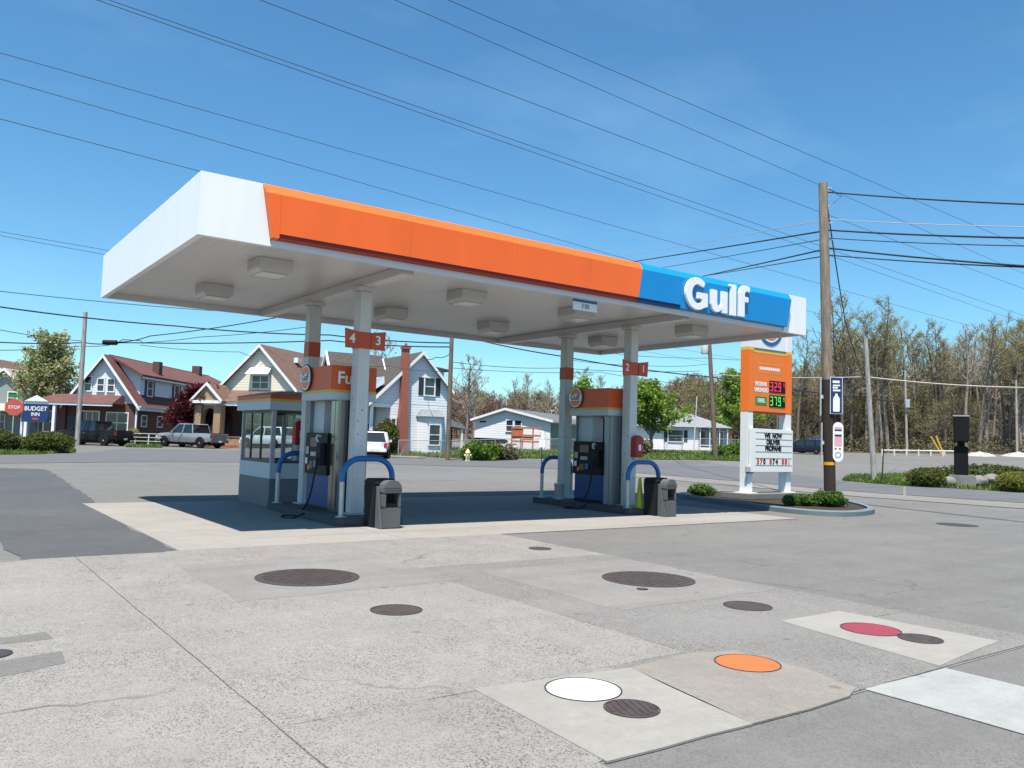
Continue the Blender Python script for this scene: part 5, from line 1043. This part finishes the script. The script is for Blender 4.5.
for lab, pts, r, m in [('thick cable from the canopy to the transformer pole', [(440, 330, 58), (560, 356, 60), (711, 377, 64), (900, 402, 70)], .045, 'cable'), ('cable between the grass pole and the transformer pole', [(452, 362, 53), (560, 368, 57), (700, 371, 63)], .02, 'cable'),
    ('thin lower cable right of the grass pole', [(452, 368, 53), (600, 372, 60), (711, 386, 64)], .018, 'cable'), ('service cable from the grass pole to the white house', [(451, 353, 53), (436, 357, 55.5), (424, 358, 59.5)], .026, 'cable'), ('thin cable at the transformer', [(600, 352, 60), (708, 358, 64), (790, 359, 70)], .018, 'cable'),
    ('thin cable below the transformer', [(560, 358, 60), (640, 365, 62), (708, 364, 64)], .018, 'cable'), ('cable from the grass pole crossing before the white house', [(452, 371, 53), (390, 366, 54), (330, 361, 56)], .015, 'cable'),
    ('pale thick cable stretched before the wood', [(712, 374, 64), (867, 377, 41.2), (1060, 388, 38)], .035, 'cable_pale'), ('thin dark cable before the wood', [(716, 388, 64), (868, 397, 41.2), (906, 398, 60), (1060, 390, 70)], .016, 'cable'), ('lowest thin cable on the grey leaning pole', [(868, 410, 41.2), (1060, 414, 50)], .014, 'cable')]:
    cable(lab, pts, r, m, .15)
# ------------------------------------------------------------------ signs and small things by the road
b = at(11, 46) + Vector((0, 0, .45)); t = thing('stop_sign', 'sun-faded octagonal stop sign seen from an angle at the left edge', 'stop sign', b, -YAW+.5)
MB().prism([(.48*math.cos(R_(22.5+45*i)), 2.0+.48*math.sin(R_(22.5+45*i))) for i in range(8)], -.012, 0, 'y').build('plate', 'stop_red', t); MB().tube([(0, .03, -.6), (0, .03, 2.55)], .03, 6).build('post', 'galvanised', t); bx('street_name_plate', 'sign_green', t, (-.3, -.01, 2.56, .3, .01, 2.72)); text('word', 'STOP', .24, 'letter_white', t, (0, -.014, 2.0), F_Y, .002, .004)
b = at(33.5, 50); t = thing('motel_sign', 'navy board sign with white lettering left of the brick house', 'sign', b, -YAW)
bx('board', 'navy', t, (-.85, -.06, 1.65, .80, .06, 2.75)); text('lettering', 'BUDGET', .36, 'letter_white', t, (0, -.064, 2.46), F_Y, .002, .005); text('lettering', 'INN', .30, 'letter_white', t, (0, -.064, 2.12), F_Y, .002, .003); bx('red_mark', 'letter_red', t, (-.18, -.064, 1.8, .18, -.0605, 1.9))
for x in (-.02,): MB().tube([(x, 0.1, -.1), (x, .1, 2.3)], .05, 6).build('post', 'frame_dark', t)
b = at(541.5, 52); t = thing('route_sign', 'small white roadside sign on a thin dark post', 'sign', b, -YAW); MB().tube([(0, 0, -.1), (0, 0, 1.9)], .03, 6).build('post', 'frame_dark', t); bx('plate', 'sign_white', t, (-.19, -.04, 1.05, .19, -.031, 1.55)); MB().prism([(-.10, 1.57), (.10, 1.57), (.10, 1.75), (.06, 2.1), (-.06, 2.1), (-.10, 1.75)], -.04, -.031, 'y').build('upper_plate', 'sign_white', t)
b = at(467.5, 52.5); t = thing('fire_hydrant', 'pale yellow fire hydrant in the roadside grass', 'hydrant', b); MB().lathe([(.17, 0), (.17, .05), (.13, .06), (.13, .50), (.17, .52), (.17, .56), (.12, .68), (.05, .74), (.04, .80)], 14).build('barrel', 'hydrant', t, smooth=True)
for a in (-YAW, -YAW+math.pi, -YAW-math.pi/2): MB().tube([(0, 0, .38), (.23*math.cos(a), .23*math.sin(a), .38)], .07, 10).build('outlet', 'hydrant', t, smooth=True)
# playset / red timber stack before the garage, barrels and car shapes
b = at(522, 70); t = thing('red_timber_frame', 'rust red timber playhouse frame before the white garage', 'playhouse', b, -YAW)
for x in (-.9, .0, .9, 1.6): part(t, 'post', 'timber_red', x-.06, -.05, -.2, x+.06, .07, 2.0 if x < 1.5 else 1.6)
for z in (.7, 1.2, 1.85): part(t, 'beam', 'timber_red', -.95, -.08, z, 1.65, -.055, z+.16)
part(t, 'panel', 'timber_red', -.9, -.03, 1.0, -.06, .03, 1.84); part(t, 'panel', 'timber_red', .07, -.03, .9, .84, .03, 1.19)
b = at(489, 72); t = thing('dark_trailer', 'low black covered trailer in front of the garage wall', 'trailer', b, -YAW); MB().prism([(-1.5, .5), (1.4, .5), (1.7, .75), (1.3, .95), (-1.2, .98), (-1.6, .8)], -.7, .7, 'y').build('cover', 'black_plastic', t, .04)
for s in (-1, 1): wheel(t, 0, s*.8, .3, .2)
part(t, 'drawbar', 'frame_dark', 1.5, -.05, .45, 2.4, .05, .55)
# chain link fences
def fence(label, P, hgt=1.1):
    base = P[0]; t = thing('chain_link_fence', label, 'fence', base); wires = []; f = []
    for a, b in zip(P[:-1], P[1:]):
        n = max(1, round((b-a).length/2.6)); L_ = (b-a).length; m = int(L_/.16)
        for i in range(n+1): q = a.lerp(b, i/n)-base; MB().tube([q-Vector((0, 0, .2)), q+Vector((0, 0, hgt))], .03, 6).build('post', 'fence_wire', t)
        MB().tube([a-base+Vector((0, 0, hgt)), b-base+Vector((0, 0, hgt))], .024, 6).build('top_rail', 'fence_wire', t)
        mm = MB()
        for i in range(-5, m):
            for s in (0, 1):
                x0 = max(0, i*.16); x1 = min(L_, i*.16+hgt*.8); e0, e1 = (0, hgt) if s == 0 else (hgt, 0)
                if x1 > x0: mm.tube([a.lerp(b, x0/L_)-base+Vector((0, 0, e0)), a.lerp(b, x1/L_)-base+Vector((0, 0, e1))], .004, 3, False)
        o = mm.build('wire_mesh', 'fence_wire', t); o['kind'] = 'stuff'
fence('chain link fence along the lawn before the garage', [at(440, 57), at(520, 62), at(590, 66), at(650, 70)]); fence('chain link fence before the ranch house', [at(664, 74), at(716, 78), at(742, 82)], 1.3); fence('chain link fence beside the bay window house', [at(398, 53.6), at(440, 55.5)], 1.2)
t = thing('garden_rail', 'low pale rail fence in front of the brick house', 'fence', at(128, 65), -YAW)
for i in range(4): part(t, 'post', 'post_pale', i*1.6-.04, -.04, -.2, i*1.6+.04, .04, 1.0)
for z in (.35, .65, .95): part(t, 'rail', 'post_pale', -.03, -.06, z, 4.83, -.042, z+.05)
t = thing('garden_wall', 'low tan brick garden wall behind the pickup tailgate', 'wall', at(226, 67.5), -YAW); part(t, 'masonry', 'tan_brick', -1.0, 0, -.3, 4.4, .3, .85); part(t, 'coping', 'kerb_concrete', -1.05, -.05, .851, 4.45, .35, .93); part(t, 'step', 'red_brick', -1.0, -.9, -.3, 4.4, -.01, .22)
t = thing('flower_urn', 'pale stone flower urn on the brick house lawn', 'urn', at(133, 66)); MB().lathe([(.25, 0), (.25, .08), (.10, .16), (.12, .4), (.38, .85), (.42, .9)], 12).build('bowl', 'rock_pale', t); vs, fs = leaves(random.Random(5), bush_pts(random.Random(6), .4, .4, .25, 200), .09, .04, 300); o = raw('flowers', vs, fs, 'leaf_blossom', t); o.location = (0, 0, .85)
# right: monolith sign edge-on, hedges, stones, guard posts
b = at(961, 38); t = thing('monolith_sign', 'tall black sign seen edge-on above the clipped bushes', 'sign', b, -YAW-.50); t.scale = (1, 1, 1.17)
MB().box(-.28, -.4, .5, .30, .4, 1.62).build('lower_case', 'sign_black', t, .04); MB().box(-.14, -.3, 1.621, .16, .3, 1.78).build('neck', 'sign_black', t); MB().box(-.30, -.6, 1.781, .34, .6, 2.78).build('upper_case', 'sign_black', t, .04); MB().box(-.31, -.61, 2.781, .35, .61, 2.83).build('cap', 'sign_grey', t); bx('plinth', 'rock_pale', t, (-.5, -.5, -.2, .6, .5, .499), .05); bx('support', 'sign_black', t, (-.12, -.3, .4995, .14, .3, .5))
for i, (pxx, D, s, lab) in enumerate([(949, 37.5, .32, 'grey boulder left of the black sign'), (979, 37.6, .38, 'grey boulder right of the black sign'), (992, 38.5, .42, 'pale boulder among the right clipped bushes')]):
    rg = random.Random(i); o = MB(); rings = []
    for a in range(6):
        e = -1.4+2.8*a/5; rings.append([(s*math.cos(e)*math.cos(j*.785)*rg.uniform(.8, 1.2), s*math.cos(e)*math.sin(j*.785)*rg.uniform(.8, 1.2), s*.8+s*.8*math.sin(e)) for j in range(8)])
    o = o.loft(rings).build('boulder', 'rock_pale', None, smooth=True); o.location = at(pxx, D); tag(o, lab, 'boulder', 'boulders by the black sign')
for i, (pxx, D, sx, lab) in enumerate([(980, 96, 3.0, 'white gravel heap left at the wood edge'), (1019, 96, 3.2, 'white gravel heap at the right picture edge')]):
    rg = random.Random(i+9); rings = []
    for a in range(6):
        f = a/5; rings.append([(sx*.7*(1-f)*math.cos(j*.5236)*rg.uniform(.85, 1.15), sx*.7*(1-f)*math.sin(j*.5236)*rg.uniform(.85, 1.15), 0.62*f**.8*rg.uniform(.9, 1.1)-.1) for j in range(12)])
    o = MB().loft(rings).build('gravel_heap', 'gravel_pale', None, smooth=True); o.location = at(pxx, D); tag(o, lab, 'heap', 'gravel heaps')
for i, (p0, p1, lab) in enumerate([((943, 452), (931, 437), 'left yellow slanting barrier arm before the wood'), ((944.5, 452), (936, 436), 'right yellow slanting barrier arm before the wood')]):
    a = W(*p0, 95); b_ = W(*p1, 95); t = thing('barrier_arm', lab, 'barrier', a, 0, 'yellow barrier arms'); MB().tube([(0, 0, -.6), b_-a], .09, 8).build('arm', 'yellow_guard', t); MB().tube([(0, 0, -.7), (0, 0, .1)], .14, 8).build('pivot_post', 'galvanised', t)
t = thing('guard_rail', 'low pale guard rail along the far car park edge', 'guard rail', at(882, 93)); a = at(882, 93); b_ = at(955, 93)
MB().tube([Vector((0, 0, .6)), b_-a+Vector((0, 0, .6))], .07, 6).build('rail', 'post_pale', t)
for i in range(7): q = (b_-a)*(i/6); MB().tube([q-Vector((0, 0, .2)), q+Vector((0, 0, .75))], .09, 6).build('post', 'post_pale', t)
# bushes
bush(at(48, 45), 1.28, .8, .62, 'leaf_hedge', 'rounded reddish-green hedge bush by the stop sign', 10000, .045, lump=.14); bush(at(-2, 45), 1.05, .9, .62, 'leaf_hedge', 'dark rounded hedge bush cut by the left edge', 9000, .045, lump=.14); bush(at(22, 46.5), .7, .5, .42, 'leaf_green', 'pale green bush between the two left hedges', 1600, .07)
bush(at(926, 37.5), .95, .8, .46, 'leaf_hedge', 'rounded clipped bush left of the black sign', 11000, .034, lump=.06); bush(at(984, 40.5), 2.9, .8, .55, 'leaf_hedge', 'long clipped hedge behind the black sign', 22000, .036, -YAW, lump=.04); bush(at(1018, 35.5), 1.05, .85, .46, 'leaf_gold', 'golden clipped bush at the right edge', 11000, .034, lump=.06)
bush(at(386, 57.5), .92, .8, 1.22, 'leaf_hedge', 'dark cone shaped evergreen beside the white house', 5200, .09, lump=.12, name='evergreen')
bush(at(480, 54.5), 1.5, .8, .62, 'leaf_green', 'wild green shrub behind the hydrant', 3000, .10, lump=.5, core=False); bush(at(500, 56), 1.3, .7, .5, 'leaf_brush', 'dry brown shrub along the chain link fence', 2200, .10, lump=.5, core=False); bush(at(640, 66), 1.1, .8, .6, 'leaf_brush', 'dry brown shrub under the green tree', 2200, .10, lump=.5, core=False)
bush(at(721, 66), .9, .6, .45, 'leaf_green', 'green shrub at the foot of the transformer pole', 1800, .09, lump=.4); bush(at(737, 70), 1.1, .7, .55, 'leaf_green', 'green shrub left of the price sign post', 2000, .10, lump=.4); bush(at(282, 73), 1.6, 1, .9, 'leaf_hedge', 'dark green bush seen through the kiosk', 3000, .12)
# ------------------------------------------------------------------ trees
def ptree(name, label, pxx, D, seed, wm, lm, rz=0, **k): t = make_tree(name, label, 'tree', seed, wm, lm, None, **k); t.location = at(pxx, D); t.rotation_euler.z = rz; return t
ptree('blossom_tree', 'tall pale blossoming tree left of the brick house', 42, 80, 4, 'bark_brown', 'leaf_blossom', H=9.0, r0=.20, first=.10, nb=32, spread=.44, up=1.1, lv=1, leafn=9000, leafs=.17, leafj=.22)
ptree('maple_tree', 'small maroon-leaved tree before the brick house', 192, 69, 5, 'bark_brown', 'leaf_maroon', H=4.6, r0=.12, first=.16, nb=26, spread=.50, up=.55, lv=1, leafn=7500, leafs=.15, leafj=.20)
ptree('green_tree', 'bright green leafy tree behind the right-hand pump column', 651, 74, 6, 'bark_brown', 'leaf_spring', H=5.6, r0=.17, first=.22, nb=28, spread=.50, up=.5, lv=1, leafn=9000, leafs=.17, leafj=.24)
ptree('green_tree', 'green tree whose tip shows above the right pump', 581, 110, 7, 'bark_brown', 'leaf_spring', H=7.6, r0=.2, first=.3, nb=22, spread=.30, up=.5, lv=1, leafn=6500, leafs=.24, leafj=.35)
ptree('green_tree', 'young green tree left of the price sign', 741, 98, 8, 'bark_brown', 'leaf_spring', H=8.5, r0=.2, first=.2, nb=26, spread=.42, up=.5, lv=1, leafn=7000, leafs=.2, leafj=.3)
ptree('bare_tree', 'bare grey tree above the white house roof', 372, 86, 9, 'bark_grey', 'leaf_bud', H=10.5, r0=.2, first=.3, nb=18, spread=.34, up=.9, lv=2, leafn=300, leafs=.1, leafj=.1, tipr=.014)
ptree('bare_tree', 'bare grey tree right of the grass pole', 466, 96, 10, 'bark_grey', 'leaf_bud', H=9.5, r0=.22, first=.25, nb=18, spread=.36, up=.9, lv=2, leafn=200, leafs=.1, leafj=.1, tipr=.016)
GW = 'trees of the bare spring wood'
protos = []
for i in range(7):
    kw = dict(H=17.5, r0=.24, first=(.46, .5, .42, .55, .48, .40, .5)[i], nb=(15, 13, 17, 12, 14, 16, 13)[i], spread=(.22, .19, .25, .18, .21, .24, .20)[i], up=1.0, lv=2, leafn=(2000, 900, 3000, 200, 1400, 2400, 100)[i], leafs=.085, leafj=.22, tipr=.014, wander=.035)
    protos.append(make_tree('woodland_tree', 'tall thin budding tree in the wood beyond the car park', 'tree', 40+i, ('bark_grey', 'bark_brown')[i % 2], 'leaf_bud', GW, **kw))
low = []
for i in range(4):
    kw = dict(H=8.0, r0=.14, first=.12, nb=22, spread=.34, up=.8, lv=2, leafn=(900, 1200, 700, 1300)[i], leafs=.10, leafj=.35, tipr=.015, wander=.06)
    low.append(make_tree('woodland_sapling', 'low brushy tree in the undergrowth of the wood', 'tree', 70+i, 'bark_brown', ('leaf_brush', 'leaf_bud', 'leaf_bud', 'leaf_olive')[i], 'low trees under the bare wood', **kw))
far = []
for i in range(4):
    kw = dict(H=9.5, r0=.20, first=.2, nb=20, spread=.34, up=.9, lv=2, leafn=(500, 250, 700, 400)[i], leafs=.16, leafj=.4, tipr=.03)
    far.append(make_tree('hillside_tree', 'bare brown tree on the wooded hillside', 'tree', 90+i, 'bark_far', ('leaf_rust', 'leaf_rust', 'leaf_brush', 'leaf_bud')[i], 'trees on the far hillside', **kw))
tr = random.Random(21); used = set()
def put(pool, i, D, u, sc):
    src = pool[i % len(pool)]
    if id(src) in used: src = dup(src)
    else: used.add(id(src))
    x, y = XY(D, u); src.location = (x, y, hz(x, y)-.1); src.rotation_euler.z = tr.uniform(0, 6.28); s = sc*tr.uniform(.85, 1.12); src.scale = (s, s, s*tr.uniform(.92, 1.1))
k = 0
for i in range(96):                                            # tall wood to the right of the price sign
    D = 104 + 34*tr.random()**1.3; pxx = tr.uniform(770, 1075); u = (pxx-512)/FPX*D
    s = (1.0 + .09*math.sin(pxx*.045+.6)) * (0.92 if pxx > 985 else (.86 if pxx < 840 else 1.0)); put(protos, k, D, u, s*(.92+.0*D)); k += 1
for i in range(80):
    D = 106 + 30*tr.random(); pxx = tr.uniform(690, 1075); put(low, k, D, (pxx-512)/FPX*D, .85 if pxx > 770 else 1.05); k += 1
for i in range(290):                                            # wooded hillside behind the houses
    D = 130 + 105*tr.random(); pxx = tr.uniform(440, 1100); put(far, k, D, (pxx-512)/FPX*D, .74+.34*sst(600, 720, pxx)); k += 1
for i in range(26):
    D = 112 + 16*tr.random(); pxx = tr.uniform(470, 770); put(protos, k, D, (pxx-512)/FPX*D, .52); k += 1
# brush along the edge of the wood
rb = random.Random(8); pts = []
for i in range(2600):
    D = 101.5 + 26*rb.random(); pxx = rb.uniform(745, 1090); x, y = XY(D, (pxx-512)/FPX*D); pts.append((x, y, hz(x, y)+rb.random()**2*1.7))
vs, fs = leaves(rb, pts, .14, .35, 34000); g = raw('undergrowth', vs, fs, 'leaf_brush'); tag(g, 'dry brown undergrowth along the edge of the wood', 'undergrowth', None, 'stuff')

rb = random.Random(12); pts = []
for i in range(7500):
    D = 138 + 95*rb.random(); pxx = rb.uniform(430, 1110); x, y = XY(D, (pxx-512)/FPX*D); pts.append((x, y, hz(x, y)+rb.random()**1.4*(4.2+2.5*sst(600, 720, pxx))))
vs, fs = leaves(rb, pts, .26, .5, 62000); g = raw('hillside_thicket', vs, fs, 'leaf_thicket'); tag(g, 'muted brown thicket covering the wooded hillside', 'thicket', None, 'stuff')
